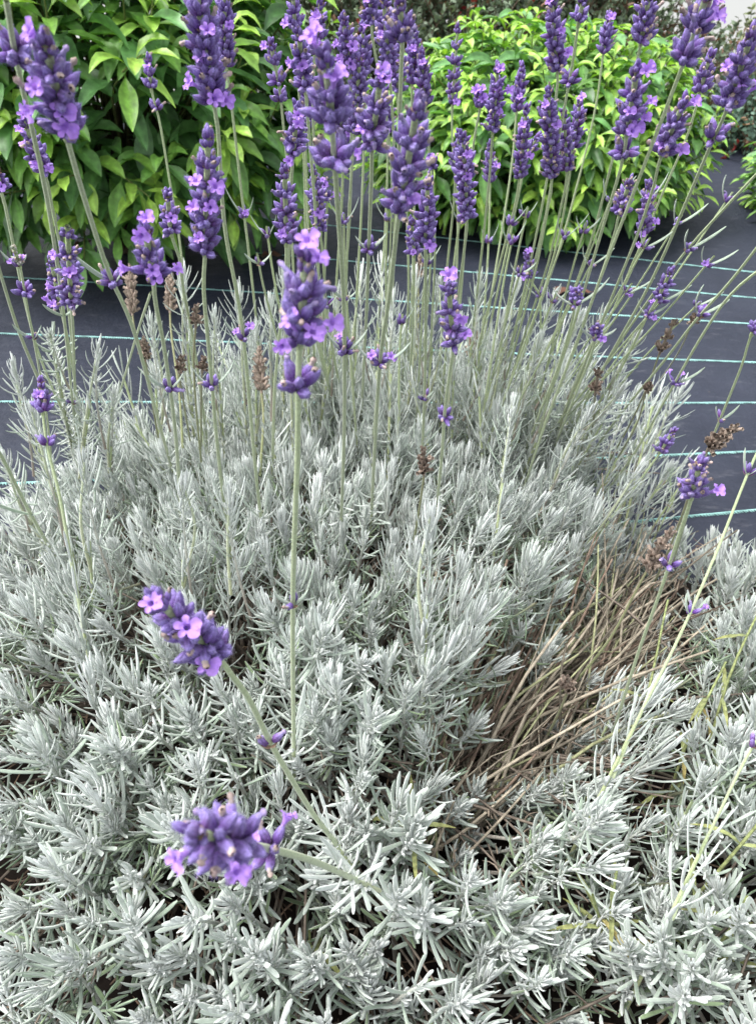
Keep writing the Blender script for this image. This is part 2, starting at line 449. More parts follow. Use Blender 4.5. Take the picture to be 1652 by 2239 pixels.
rng = np.random.default_rng(42)
rnd = random.Random(7)
plant_loc = {'main': np.array([MAIN['c'][0], MAIN['c'][1], 0.]), 'side': np.array([SIDE['c'][0], SIDE['c'][1], 0.])}
plant = {'main': tag(empty('lavender_plant', plant_loc['main']), 'large silver-leaved lavender cushion filling the foreground with most of the purple flower spikes', 'lavender plant'),
         'side': tag(empty('lavender_plant', plant_loc['side']), 'lower silver lavender at the right edge behind dead brown twigs and yellowing stems', 'lavender plant')}

def outward(p, which):
    m = MAIN if which == 'main' else SIDE
    g = np.array([(p[0] - m['c'][0]) / m['r'][0], (p[1] - m['c'][1]) / m['r'][1], 0.])
    return g
# scatter
pts = []
cell = .034
for which, m in (('main', MAIN), ('side', SIDE)):
    for gx in np.arange(-1.05, 1.05, cell / m['r'][0]):
        for gy in np.arange(-1.05, 1.05, cell * .9 / m['r'][1]):
            x = m['c'][0] + (gx + rng.uniform(-.5, .5) * cell / m['r'][0]) * m['r'][0]
            y = m['c'][1] + (gy + rng.uniform(-.5, .5) * cell / m['r'][1]) * m['r'][1]
            if hump(m, x, y) < .02: continue
            other = SIDE if which == 'main' else MAIN
            if hump(other, x, y) > hump(m, x, y): continue
            vl = valley(x, y)
            if vl > .25 and rng.random() < .5: continue
            pts.append((which, x, y))
shoots = []    # (plant, position, axis, kind, scale, twist)
for which, x, y in pts:
    z = float(surf(x, y)) + rng.uniform(-.022, .018)
    g = outward((x, y), which)
    ax = np.array([0, 0, 1.0]) + g * np.array([.58, .42, 0]) + rng.normal(0, .14, 3)
    front = y < .42
    r = rng.random()
    kind = 'tuft' if r < (.74 if front else .5) else ('plume' if r < (.86 if front else .93) else 'low')
    shoots.append((which, np.array([x, y, z]), nrm(ax), kind, rng.uniform(.72, 1.28), rng.uniform(0, 6.28)))
for i in range(240):      # lower tier along the near edge
    x, y = rng.uniform(-.42, .62), rng.uniform(.13, .42)
    z0 = float(surf(x, y))
    if z0 < .03: continue
    which = 'main' if hump(MAIN, x, y) + .03 >= hump(SIDE, x, y) else 'side'
    shoots.append((which, np.array([x, y, z0 - rng.uniform(.01, .05)]), nrm(np.array([0, -.08, 1.0]) + rng.normal(0, .17, 3)), 'tuft' if rng.random() < .7 else 'low', rng.uniform(.75, 1.1), rng.uniform(0, 6.28)))
for i in range(150):
    a, r = rng.uniform(0, 6.28), math.sqrt(rng.uniform(0, .98))
    x, y = FRONT['c'][0] + FRONT['r'][0] * r * math.cos(a), FRONT['c'][1] + FRONT['r'][1] * r * math.sin(a)
    if hump(MAIN, x, y) > .08 or hump(SIDE, x, y) > .08: continue
    shoots.append(('main', np.array([x, y, float(surf(x, y)) + rng.uniform(-.03, .02)]), nrm(np.array([0, -.2, 1.0]) + rng.normal(0, .3, 3)), 'tuft' if rng.random() < .6 else 'low', rng.uniform(.7, 1.1), rng.uniform(0, 6.28)))
for i in range(150):
    a, r = rng.uniform(0, 6.28), math.sqrt(rng.uniform(0, 1.0))
    x, y = BACK['c'][0] + BACK['r'][0] * r * math.cos(a), BACK['c'][1] + BACK['r'][1] * r * math.sin(a)
    if y < .80: continue
    z = float(surf(x, y)) + rng.uniform(-.03, .10)
    ax = nrm(np.array([(x - .04) * .7, .12, 1.0]) + rng.normal(0, .13, 3))
    shoots.append(('main', np.array([x, y, z]), ax, 'open' if rng.random() < .6 else 'plume', rng.uniform(.85, 1.2), rng.uniform(0, 6.28)))
# prominent shoots of the photograph: (x, y, kind, scale)
HERO = [(215, 1740, 'plume', 1.1), (95, 1635, 'tuft', 1.2), (262, 1632, 'tuft', 1.05), (590, 1325, 'plume', 1.05), (560, 1560, 'plume', .95), (712, 1388, 'tuft', 1.2),
        (640, 1400, 'tuft', .85), (925, 1385, 'plume', 1.35), (985, 1415, 'plume', 1.2), (735, 1500, 'tuft', 1.0), (823, 1565, 'tuft', 1.1), (690, 1555, 'plume', 1.0),
        (1185, 1230, 'tuft', 1.2), (1220, 1290, 'plume', 1.0), (1195, 1420, 'tuft', 1.0), (405, 1215, 'tuft', 1.0), (300, 1165, 'plume', .95), (440, 1190, 'tuft', .9),
        (480, 1500, 'plume', 1.1), (420, 1560, 'tuft', 1.0), (350, 1395, 'tuft', .95), (910, 1830, 'plume', 1.15), (1190, 1830, 'tuft', 1.05), (1010, 1760, 'tuft', 1.05),
        (1310, 1780, 'tuft', .95), (1240, 1690, 'tuft', 1.0), (1105, 1960, 'tuft', 1.0), (300, 2010, 'tuft', 1.05), (420, 2010, 'tuft', 1.1), (120, 1890, 'tuft', .95),
        (540, 1860, 'tuft', 1.1), (560, 2080, 'tuft', 1.1), (160, 2090, 'plume', .8), (690, 2110, 'plume', .9), (1250, 2080, 'tuft', .9), (1360, 2060, 'tuft', 1.0),
        (1420, 2080, 'tuft', 1.05), (1480, 2170, 'tuft', 1.0), (780, 1300, 'tuft', 1.0), (1080, 1310, 'tuft', .95), (840, 1450, 'plume', 1.0), (1500, 1750, 'open', 1.0), (1330, 1560, 'open', .9)]
for px, py, kind, s in HERO:
    p = hit_surface(px, py + 30); p[2] += .02
    which = 'main' if hump(MAIN, p[0], p[1]) >= hump(SIDE, p[0], p[1]) else 'side'
    g = outward(p, which)
    shoots.append((which, p, nrm(np.array([0, 0, 1.0]) + g * .45 + rng.normal(0, .1, 3)), kind, s * 1.05, rng.uniform(0, 6.28)))
nh = len(HERO)

def place_shoot(which, p, ax, kind, s, tw, mesh=None):
    o = bpy.data.objects.new('leafy_shoot', mesh or PROTO[kind][rnd.randrange(len(PROTO[kind]))])
    scene.collection.objects.link(o)
    R = frame(ax, tw) * s
    M = Matrix([[*R[0], 0], [*R[1], 0], [*R[2], 0], [0, 0, 0, 1]])
    o.parent = plant[which]
    M.translation = Vector(tuple(p - plant_loc[which]))
    o.matrix_local = M
    return o
def tall_shoot(px, py, bx, by, d, sc=1.0):
    b = hit_surface(bx, by); t = at(px, py, d); pts = smooth_path([b, b * .5 + t * .5 + rng.normal(0, .006, 3), t], 9)
    mb = MB(); mb.add(*tube(pts, np.linspace(.0017, .0009, 9), (.40, .42, .26), SEC_R6, (.50, .56, .40)), 1)
    Ln = np.linalg.norm(t - b); ax = nrm(t - b); k = 0.0
    while k < Ln - .03:
        v, f, c, m = PROTO_LO['plume' if k == 0 else 'open'][rnd.randrange(8)]
        keep = m >= 0
        R = frame(ax, rng.uniform(0, 6.28)) * sc * (.9 if k == 0 else 1)
        q = t - ax * k
        mb.v.append(v @ R.T + q); mb.f.append(f[keep] + mb.n); mb.c.append(c); mb.m.append(m[keep]); mb.n += len(v)
        k += .085
    o = mb.build('leafy_shoot', [M_SILVER, M_STEM], b); child(o, plant['main'], b, plant_loc['main'])
def merge_shoots(lst, which, name):
    mb = MB()
    for (_, p, ax, kind, s, tw) in lst:
        kd = kind if kind in PROTO_LO else 'plume'
        v, f, c, m = PROTO_LO[kd][rnd.randrange(8)]
        R = frame(ax, tw) * s
        mb.v.append(v @ R.T + p); mb.f.append(f + mb.n); mb.c.append(np.clip(c * rnd.uniform(.9, 1.06), 0, 1)); mb.m.append(m); mb.n += len(v)
    o = mb.build(name, [M_SILVER, M_STEM], plant_loc[which]); o.parent = plant[which]; o['kind'] = 'stuff'
    return o
TALL = [(400, 600, 425, 960, .88), (470, 690, 490, 980, .85), (520, 640, 540, 960, .9), (590, 660, 600, 960, .9), (745, 640, 700, 930, .92), (860, 660, 850, 950, .92),
        (1005, 700, 980, 960, .92), (1100, 690, 1050, 950, .95), (1180, 740, 1110, 1000, .9), (1320, 690, 1210, 980, .85), (1290, 900, 1200, 1080, .8), (70, 900, 150, 1180, .72),
        (215, 760, 175, 1040, .78), (1400, 1020, 1290, 1180, .8), (940, 1130, 930, 1400, .62), (30, 800, 110, 1060, .76), (620, 600, 620, 930, .95), (680, 590, 670, 920, .98), (790, 600, 770, 900, .98), (835, 570, 820, 900, 1.0), (910, 600, 890, 900, .98), (960, 620, 930, 900, .98), (1050, 610, 1010, 900, .95), (1130, 620, 1060, 920, .95), (1210, 650, 1120, 930, .93), (1270, 690, 1160, 950, .9), (1390, 740, 1250, 980, .85), (560, 720, 560, 960, .9), (110, 730, 165, 1010, .78), (250, 860, 240, 1040, .85), (330, 700, 350, 980, .85), (640, 720, 640, 960, .9), (1240, 800, 1150, 1020, .85), (1360, 850, 1250, 1040, .82), (10, 1000, 90, 1180, .68), (185, 1010, 200, 1250, .68), (500, 1090, 505, 1300, .68), (400, 1060, 400, 1290, .68), (1120, 880, 1090, 1120, .8)]
for a_ in TALL: tall_shoot(*a_)
def size_in_view(s):
    q = project(s[1])
    if q[2] <= .1 or q[0] < -60 or q[0] > IW + 60 or q[1] < 0 or q[1] > IH + 60: return 0
    return s[4] / q[2]
for which in ('main', 'side'):
    own = [s for s in shoots[:-nh] if s[0] == which]; heroes = [s for s in shoots[-nh:] if s[0] == which]
    own.sort(key=size_in_view, reverse=True)
    take = 100 - len(heroes) - (len(TALL) if which == 'main' else 0)
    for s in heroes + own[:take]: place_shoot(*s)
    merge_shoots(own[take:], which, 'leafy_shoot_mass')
# older, greener shoots under the surface
under = {'main': [], 'side': []}
for which, m, n in (('main', MAIN, 420), ('main', BACK, 110), ('side', SIDE, 230)):
    for i in range(n):
        a, r = rng.uniform(0, 6.28), math.sqrt(rng.uniform(0, .95))
        x, y = m['c'][0] + m['r'][0] * r * math.cos(a), m['c'][1] + m['r'][1] * r * math.sin(a)
        z = float(surf(x, y)) - rng.uniform(.03, .075)
        if z < .015 or valley(x, y) > .3: continue
        ax = nrm(np.array([0, 0, .8]) + outward((x, y), which) * .6 + rng.normal(0, .45, 3))
        under[which].append((which, np.array([x, y, z]), ax, 'low', rng.uniform(.7, 1.05), rng.uniform(0, 6.28)))
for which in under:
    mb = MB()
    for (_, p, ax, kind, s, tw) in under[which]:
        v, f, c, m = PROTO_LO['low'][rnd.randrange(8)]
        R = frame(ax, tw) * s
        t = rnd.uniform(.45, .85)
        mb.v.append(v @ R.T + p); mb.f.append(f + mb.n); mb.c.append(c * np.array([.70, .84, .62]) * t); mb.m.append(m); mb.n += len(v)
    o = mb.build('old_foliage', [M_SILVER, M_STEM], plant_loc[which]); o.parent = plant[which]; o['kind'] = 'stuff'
# woody stems inside the cushions and compost below
for which, m, n in (('main', MAIN, 420), ('main', BACK, 120), ('side', SIDE, 200)):
    mb = MB()
    for i in range(n):
        a, r = rng.uniform(0, 6.28), math.sqrt(rng.uniform(0, 1)) * .93
        x, y = m['c'][0] + m['r'][0] * r * math.cos(a), m['c'][1] + m['r'][1] * r * math.sin(a)
        z = max(.015, float(surf(x, y)) - rng.uniform(.03, .06))
        b = np.array([m['c'][0] + (x - m['c'][0]) * .35 + rng.normal(0, .03), m['c'][1] + (y - m['c'][1]) * .35 + rng.normal(0, .03), rng.uniform(.005, .05)])
        if valley(x, y) > .2: continue
        e = np.array([x, y, z]); mid = (b + e) / 2 + np.array([0, 0, .02]) + rng.normal(0, .012, 3)
        c = WOOD * rng.uniform(.4, 1.0)
        mb.add(*tube(smooth_path([b, mid, e], 7), np.linspace(rng.uniform(.0015, .0032), .0009, 7), c, SEC_R4))
    o = mb.build('woody_stem_mass', [M_TWIG], plant_loc[which]); o.parent = plant[which]; o['kind'] = 'stuff'
mb = MB()
n = 48
for m in (MAIN, SIDE):
    xs = np.linspace(m['c'][0] - m['r'][0] * .93, m['c'][0] + m['r'][0] * .93, n); ys = np.linspace(m['c'][1] - m['r'][1] * .93, m['c'][1] + m['r'][1] * .93, n)
    X, Y = np.meshgrid(xs, ys)
    q = ((X - m['c'][0]) / m['r'][0] / .93) ** 2 + ((Y - m['c'][1]) / m['r'][1] / .93) ** 2
    off = .002 if m is MAIN else .0035
    Z = off + np.clip(1 - q, 0, 1) ** .5 * .03 + rng.uniform(0, .004, X.shape)
    v = np.stack([X, Y, Z], -1).reshape(-1, 3)
    ij = [(j * n + i) for j in range(n - 1) for i in range(n - 1) if q[j, i] < 1 and q[j + 1, i + 1] < 1 and q[j + 1, i] < 1 and q[j, i + 1] < 1]
    f = np.array([[a, a + 1, a + n + 1, a + n] for a in ij])
    mb.add(v, f, np.ones((len(v), 3)))
o = mb.build('soil', [M_SOIL]); o['kind'] = 'structure'

# ------------------------------------------------------------------ dead twigs and yellowing stems of the trough
def twigs():
    mb = MB()
    for i in range(560):
        px, py = rng.uniform(900, 1330), rng.uniform(1330, 1800)
        k = (px - 900) / 430
        py = 1790 - k * 330 + rng.normal(0, 85)
        p0 = on_plane(px, py, rng.uniform(.02, .10))
        d = np.array([.55, .72, 0]) + np.array([rng.normal(0, .26), rng.normal(0, .22), rng.uniform(-.02, .38)]) * (1 if rng.random() < .6 else 2.2)
        L = rng.uniform(.06, .24)
        e = p0 + nrm(d) * L
        mid = (p0 + e) / 2 + rng.normal(0, .008, 3) + np.array([0, 0, .012])
        e[2] = min(e[2], float(surf(e[0], e[1])) + .06)
        t = rng.random()
        c = np.array([.35, .305, .235]) * rng.uniform(.35, 1.15) if t < .70 else (np.array([.20, .145, .11]) * rng.uniform(.4, 1.1) if t < .88 else np.array([.29, .30, .17]))
        r = rng.uniform(.0007, .0021)
        mb.add(*tube(smooth_path([p0, mid, e], 6), np.linspace(r, r * .6, 6), c, SEC_R6))
    # curled dead leaves
    n = 900
    px = rng.uniform(920, 1480, n); py = 1800 - (px - 900) / 560 * 460 + rng.normal(0, 110, n)
    P = np.array([on_plane(a, b, z) for a, b, z in zip(px, py, rng.uniform(.03, .12, n))])
    D = nrm(np.array([.4, .5, .2]) + rng.normal(0, .6, (n, 3)))
    c = np.array([.38, .31, .24]) * rng.uniform(.4, 1.15, (n, 1))
    mb.add(*sweep(P, D, D + rng.normal(0, .9, (n, 3)), (0, 0, 1), rng.uniform(.008, .022, n), .0009, .0006, [.5, 1, .9, .6, .2], SEC_LAV_LO, c))
    # curled dead leaves and debris under both cushions
    n = 3200
    x = rng.uniform(-.55, .8, n); y = rng.uniform(.12, .85, n); keep = surf(x, y) > .03; x, y = x[keep], y[keep]; n = len(x)
    P = np.stack([x, y, rng.uniform(.03, .05, n) + .12 * surf(x, y)], 1)
    D = nrm(rng.normal(0, 1, (n, 3)) * np.array([1, 1, .35]))
    c = np.array([.30, .21, .15]) * rng.uniform(.3, 1.1, (n, 1))
    mb.add(*sweep(P, D, D + rng.normal(0, .6, (n, 3)), (0, 0, 1), rng.uniform(.012, .035, n), .001, .0006, [.5, 1, .9, .6, .2], SEC_LAV_LO, c))
    o = mb.build('dead_twigs', [M_TWIG], plant_loc['side']); o.parent = plant['side']; o['kind'] = 'stuff'
twigs()

# yellow-green weeds among the lavender, lower right: each a thing
def weed(px, py, lean, L, nl, seed, label):
    rg = np.random.default_rng(seed)
    p = hit_surface(px, py, .02); p[2] = max(.05, p[2] - .07)
    o = empty('weed', p)
    tag(o, label, 'weed', 'yellow-green weeds growing through the lavender')
    top = p + np.array([lean[0], lean[1], 1.0]) * L
    pts = smooth_path([p, (p + top) / 2 + rg.normal(0, .008, 3), top], 10)
    mb = MB(); mb.add(*tube(pts, np.linspace(.0017, .0010, 10), (.26, .28, .12), SEC_R6, (.28, .33, .14)))
    st = mb.build('stem', [M_WEED], p); child(st, o, p, p)
    for k in range(nl):
        q = pts[int(2 + (k // 2) * 7 / max(1, nl / 2))]
        az = rg.uniform(0, 6.28) if k % 2 == 0 else az + math.pi
        h = np.array([math.cos(az), math.sin(az), 0]); a = rg.uniform(.7, 1.25)
        mb = MB()
        c = np.array([.26, .30, .14]) * rg.uniform(.75, 1.2) if rg.random() < .85 else np.array([.36, .32, .14])
        mb.add(*sweep(q, h * math.sin(a) + np.array([0, 0, math.cos(a)]), h + np.array([0, 0, rg.uniform(-.9, .2)]), (0, 0, 1), rg.uniform(.03, .055), .0019, .0015,
                      [.3, .8, 1, 1, .9, .6, .1], SEC_FLAT, c, c * np.array([.9, .8, .6]), wave=.4, rng=rg))
        child(mb.build('leaf', [M_WEED], q), o, q, p)
W_ = [(1310, 2020, (.1, .2), .11, 6, 'yellow-green weed with brown-spotted narrow leaves between the tufts in the lower right'),
      (1500, 1950, (.5, .3), .17, 4, 'thin upright yellow weed stem left of the right edge below the long leaning silver shoot'),
      (1420, 2010, (-.5, .1), .09, 6, 'spotted weed with crossed straps of leaf near the bottom right'),
      (1560, 2030, (.2, .1), .10, 5, 'weed with limp yellow leaves closest to the bottom right corner'),
      (1480, 1720, (.45, .7), .13, 5, 'weed with yellow and brown curled leaves at the right end of the dead twigs'),
      (1290, 1700, (.6, .9), .15, 4, 'weed with a pale green strap leaf arching over the dead twigs'),
      (1570, 1620, (.4, .7), .15, 5, 'yellow-green weed stems in front of the silver shoots at the right edge'),
      (900, 1780, (.0, .1), .06, 6, 'small bright green weed tucked among silver tufts left of the dead twigs'),
      (700, 2040, (-.2, .2), .05, 3, 'weed with one yellow brown-blotched leaf near the bottom centre')]
for i, (a, b, c, d, e, l) in enumerate(W_): weed(a, b, c, d, e, 50 + i, l)

# ------------------------------------------------------------------ blossoms, whorls, spikes
VIO = np.array([.084, .022, .185]); VIO_TIP = np.array([.33, .27, .60]); LILAC = np.array([.45, .26, .72])
def blossom_mesh(seed):
    rg = np.random.default_rng(seed); mb = MB()
    # throat tube along +Z
    mb.add(*sweep([[0, 0, -.0005]], [[0, 0, 1]], [[0, .15, 1]], [[0, 1, 0]], .0052, .0013, .0013, [.6, .7, .9, 1.35, 1.9], SEC_R8, LILAC * .8, LILAC * 1.02))
    ang = [60, 120, 205, 270, 335]; ln = [.0042, .0042, .003, .0034, .003]; wd = [.0020, .0018, .0010, .0012, .0010]
    for a, l, w in zip(ang, ln, wd):
        a = math.radians(a + rg.normal(0, 6)); h = np.array([math.cos(a), math.sin(a), 0])
        P = np.array([0, .0003, .0046]) + h * .0012
        up = .75 if math.sin(a) > 0 else .35
        mb.add(*sweep([P], [h * .7 + np.array([0, 0, up])], [h + np.array([0, 0, rg.uniform(-.5, .1)])], [[0, 0, 1]], l, w, w, [.8, .9, 1.2, 1.1, .35], SEC_FLAT,
                      LILAC * rg.uniform(.95, 1.1), LILAC * 1.15, wave=.5, rng=rg))
    v, f, c, m = mb.arrays()
    return make_mesh('blossom', v, f, c, m, [M_PETAL])
BLOSSOM = [blossom_mesh(i) for i in range(5)]

SEC_HAIR = (np.array([(-1, 0), (1, 0)]), False)
def calyx_hairs(mb, v, n, s, rg):
    V = v.reshape(n, -1, 12, 3); cen = V.mean(2, keepdims=True); ax = nrm(V[:, -1:].mean(2, keepdims=True) - V[:, :1].mean(2, keepdims=True))
    out = nrm(V - cen); V, out, ax = V[:, 1:], out[:, 1:], np.broadcast_to(ax, V.shape)[:, 1:]
    P = V.reshape(-1, 3); o = out.reshape(-1, 3); a = ax.reshape(-1, 3)
    for rep in range(1):
        jit = rg.normal(0, 1, P.shape)
        p = P + jit * .00022 * s
        d = nrm(o + a * .5 + rg.normal(0, .45, P.shape))
        c = np.array([.36, .30, .58]) * rg.uniform(.6, 1.15, (len(P), 1))
        mb.add(*sweep(p - d * .0001, d, d, jit, rg.uniform(.0004, .00085, len(P)) * s, .000045 * s, .00003, [1, .35], SEC_HAIR, c), 0)
CAL_PROF = [.35, .78, .98, 1.0, .95, .80, .52, .12]
def whorl(mb, p, axis, s, n, rg, up=0.0, dry=0.0, young=0.0, withered=.22, flat=1.0, spots=None):
    """one ring of calyces: up-facing inner ring + spreading outer ring; returns possible blossom seats"""
    F = frame(axis, rg.uniform(0, 6.28))
    seats = []
    P, D0, D1, L, W, C0_, C1_ = [], [], [], [], [], [], []
    for i in range(n):
        az = 2 * math.pi * i / n + rg.normal(0, .16)
        pol = math.radians((30, 64, 47)[i % 3] * flat - up * 16 + rg.normal(0, 7))
        h = F[:, 0] * math.cos(az) + F[:, 1] * math.sin(az)
        d = h * math.sin(pol) + F[:, 2] * math.cos(pol)
        L_ = .0068 * s * rg.uniform(.85, 1.14) * (1 - .45 * young)
        p0 = p + h * .0011 * s + F[:, 2] * (.0012 * s * (1 if i % 2 else -.3))
        P.append(p0); D0.append(d); D1.append(nrm(d + F[:, 2] * .35)); L.append(L_); W.append(.00142 * s * rg.uniform(.88, 1.12) * (1 - .2 * young))
        if dry: c0, c1 = np.array([.30, .235, .19]) * rg.uniform(.6, 1.15), np.array([.36, .29, .24]) * rg.uniform(.6, 1.2)
        else:
            c0 = VIO * rg.uniform(.75, 1.25); c1 = VIO_TIP * rg.uniform(.75, 1.12)
            if young > .5: c0, c1 = np.array([.38, .45, .25]), np.array([.5, .5, .45])
            if rg.random() < .35: c0 = c0 * np.array([1.25, .95, .9])
        C0_.append(c0); C1_.append(c1)
        seats.append((p0 + nrm(d + F[:, 2] * .15) * L_ * .92, nrm(d + F[:, 2] * .2)))
    P, D0, D1 = map(np.array, (P, D0, D1)); L = np.array(L); W = np.array(W)
    prof = CAL_PROF if not dry else [.4, .85, 1.05, 1.0, .8, .85, 1.0]
    geo = (sweep(P, D0, D1, D0[:, [1, 2, 0]], L, W, W, prof, SEC_RIB, np.array(C0_), np.array(C1_), cpow=2.0, csec=[1.22, .84] * 6))
    mb.add(*geo, 0)
    if getattr(mb, 'fuzz', False) and not dry: calyx_hairs(mb, geo[0], len(P), s, rg)
    # papery bracts under the ring
    for j in range(2):
        az = rg.uniform(0, 6.28); h = F[:, 0] * math.cos(az) + F[:, 1] * math.sin(az)
        mb.add(*sweep([p - F[:, 2] * .0008 * s], [h + F[:, 2] * .2], [h * .4 + F[:, 2]], [F[:, 2]], .0045 * s, .0016 * s, .0008, [.6, 1.1, .9, .05], SEC_FLAT, (.34, .25, .17), (.30, .19, .16)), 1)
    # withered corollas sticking out of some calyces
    left = []
    for q, d in seats:
        if rg.random() < withered and not dry:
            c = np.array([.42, .37, .36]) * rg.uniform(.7, 1.25) if rg.random() < .7 else np.array([.30, .27, .52])
            mb.add(*sweep([q - d * .001 * s], [d], [d + rg.normal(0, .6, 3)], [rg.normal(0, 1, 3)], rg.uniform(.0018, .0042) * s, .0009 * s, .0007 * s, [.7, 1.1, .7, 1.2, .5], SEC_R6, c, c * np.array([.98, .84, .76])), 1)
        else: left.append((q, d))
    return left

def place_blossoms(parent, porigin, seats, nb, s, rg, face=True):
    """open flowers on the calyces that face the viewer's side or the flanks"""
    if not seats or nb <= 0: return
    order = list(range(len(seats))); rg.shuffle(order)
    order.sort(key=lambda i: seats[i][1][1] * .8 + rg.uniform(0, .9))     # prefer the side facing -Y
    for i in order[:nb]:
        q, d = seats[i]
        o = bpy.data.objects.new('blossom', BLOSSOM[rg.integers(0, 5)]); scene.collection.objects.link(o)
        R = frame(nrm(d + rg.normal(0, .3, 3) + np.array([0, -.1, .05])), rg.uniform(-.5, .5)) * s * rg.uniform(.50, .72)
        M = Matrix([[*R[0], 0], [*R[1], 0], [*R[2], 0], [0, 0, 0, 1]])
        M.translation = Vector(tuple(q - np.asarray(porigin)))
        o.parent = parent; o.matrix_local = M

def leaf_pair(mb, p, axis, s, rg, L=.030, az=None, wide=1.0):
    F = frame(axis, 0); az = rg.uniform(-.5, .5) if az is None else az
    for k in (0, 1):
        a = az + math.pi * k; h = np.array([math.cos(a), .35 * math.sin(a) - .15, 0]); h = nrm(h)
        pol = rg.uniform(.55, .85)
        d0 = h * math.sin(pol) + F[:, 2] * math.cos(pol); d1 = h * .22 + F[:, 2]
        c = SAGE * rg.uniform(.95, 1.2)
        mb.add(*sweep([p], [d0], [d1], [-h + F[:, 2] * .3], L * rg.uniform(.75, 1.15) * s, .0016 * s * wide, .0009 * s, [.6, .8, 1, 1, .95, .8, .3], SEC_LAV, c, c * 1.2,
                      csec=[1.15, .95, .8, .95, 1.15, .8]), 0)

def stalk(top, bot, w, path, d=None, base=None, whorls=(), nodes=(), fl=0, which='main', dry=False, young=False, seed=None, withered=.2, flat=1.0,
          dbase=None, open_shoot=True, tipblossom=False, nodefl=0, stem_r=None, dtop=None, spacing=.50, label=None):
    """one flowering stalk. top/bot: ends of the spike; path: further points of the stem down to its base; w: width of the spike."""
    stalk.i += 1
    rg = np.random.default_rng(seed or 1000 + stalk.i)
    d = d or 32.0 / w
    s = w * d / FPX / .0128
    bx, by = path[-1]
    if dbase is None:
        pb = hit_surface(bx, by, .0)
        db = project(pb)[2]
    else: db = dbase
    img = ([top] if top else []) + ([bot] if bot else []) + list(path)
    y = np.array([q[1] for q in img], float); 
    seg = np.concatenate([[0], np.cumsum(np.hypot(np.diff([q[0] for q in img]), np.diff(y)))])
    t = seg / seg[-1]
    # perspective-correct: interpolate 1/depth
    inv = (1 / (dtop or d)) * (1 - t) + (1 / db) * t
    P3 = np.array([at(q[0], q[1], 1 / iv) for q, iv in zip(img, inv)])
    pts = smooth_path(P3, 34)
    B = pts[-1]
    sr = stem_r or .00098 * s
    c_top, c_bot = (np.array([.38, .46, .25]), np.array([.42, .48, .30])) if not dry else (np.array([.20, .19, .10]), np.array([.24, .27, .13]))
    mb = MB()
    rad = np.linspace(sr * .78, sr * 1.15, 34)
    f_ = rg.uniform(.88, 1.1)
    mb.add(*tube(pts, rad, c_top * f_, SEC_SQ, c_bot * f_))
    st = mb.build('dry_flower_stalk' if dry else 'flower_stalk', [M_STEM], B)
    child(st, plant[which], B, plant_loc[which])
    if label: st['label'] = label
    def on_stem(px, py):
        q = project(pts); i = int(np.argmin(np.hypot(q[:, 0] - px, q[:, 1] - py)))
        i = min(max(i, 1), len(pts) - 2)
        # refine between samples
        a, b = pts[i - 1], pts[i + 1]; qa, qb = project(a), project(b)
        den = (qb[1] - qa[1]) if abs(qb[1] - qa[1]) > abs(qb[0] - qa[0]) else (qb[0] - qa[0])
        tt = ((py - qa[1]) if abs(qb[1] - qa[1]) > abs(qb[0] - qa[0]) else (px - qa[0])) / (den or 1)
        tt = min(1, max(0, tt))
        return a * (1 - tt) + b * tt, nrm(a - b)
    mats = [M_CALYX, M_DRY] if not dry else [M_DRY, M_DRY]
    seats = []
    if top and bot:
        mb = MB(); mb.fuzz = w >= 70
        i1 = t[1]
        n_w = max(2, int(round(np.hypot(top[0] - bot[0], top[1] - bot[1]) / (w * spacing))))
        m_pts = smooth_path(P3, 120); arc = np.linspace(0, 1, 120)
        # fraction of 3D arc at the lower end of the spike
        q = project(m_pts); iend = int(np.argmin(np.hypot(q[:, 0] - bot[0], q[:, 1] - bot[1])))
        ax = nrm(m_pts[0] - m_pts[max(iend, 2)])
        mb.add(*tube(m_pts[:iend + 1], .0011 * s, c_top * .9 if not dry else (.25, .20, .16), SEC_R6), 1)
        for k in range(n_w):
            u = (k + .45) / n_w
            i = u * iend; j = int(i); pp = m_pts[j] + (m_pts[min(j + 1, 119)] - m_pts[j]) * (i - j)
            small = max(0, 1 - k / 1.6) * .35
            nn = rg.integers(6, 8) if k == 0 else rg.integers(11, 15)
            if w < 50: nn = min(nn, 10)
            sl = (1 - small) * rg.uniform(.92, 1.06)
            seats += whorl(mb, pp, ax, s * sl, int(nn), rg, up=max(0, 1.1 - k * .6), dry=dry, young=(1.0 if young else (.25 if k == 0 else 0)), withered=withered, flat=flat)
            if k == 0:
                seats += whorl(mb, pp + ax * .003 * s, ax, s * .72, 4, rg, up=2.2, dry=dry, young=(1.0 if young else .3), withered=withered * .5)
        sp = mb.build('seed_head' if dry else 'flower_spike', mats, m_pts[iend])
        child(sp, st, m_pts[iend], B)
        nb = fl if fl else (1 if rg.random() < .4 and not dry and not young else 0)
        place_blossoms(sp, m_pts[iend], seats, nb, s, rg)
        if tipblossom: place_blossoms(sp, m_pts[iend], [(m_pts[0] + ax * .005 * s, nrm(ax + np.array([-.3, -.5, 0])))], 1, s * 1.25, rg)
    for wh in whorls:
        px, py, n = wh[:3]; sc_ = wh[3] if len(wh) > 3 else 1.0; nb = wh[4] if len(wh) > 4 else 0
        p, ax = on_stem(px, py); mb = MB(); mb.fuzz = w >= 70
        se = whorl(mb, p, ax, s * sc_, n, rg, dry=dry, withered=.35 if withered > .1 else .1, flat=flat)
        o = mb.build('seed_whorl' if dry else 'flower_whorl', mats, p); child(o, st, p, B)
        place_blossoms(o, p, se, nb, s * sc_, rg)
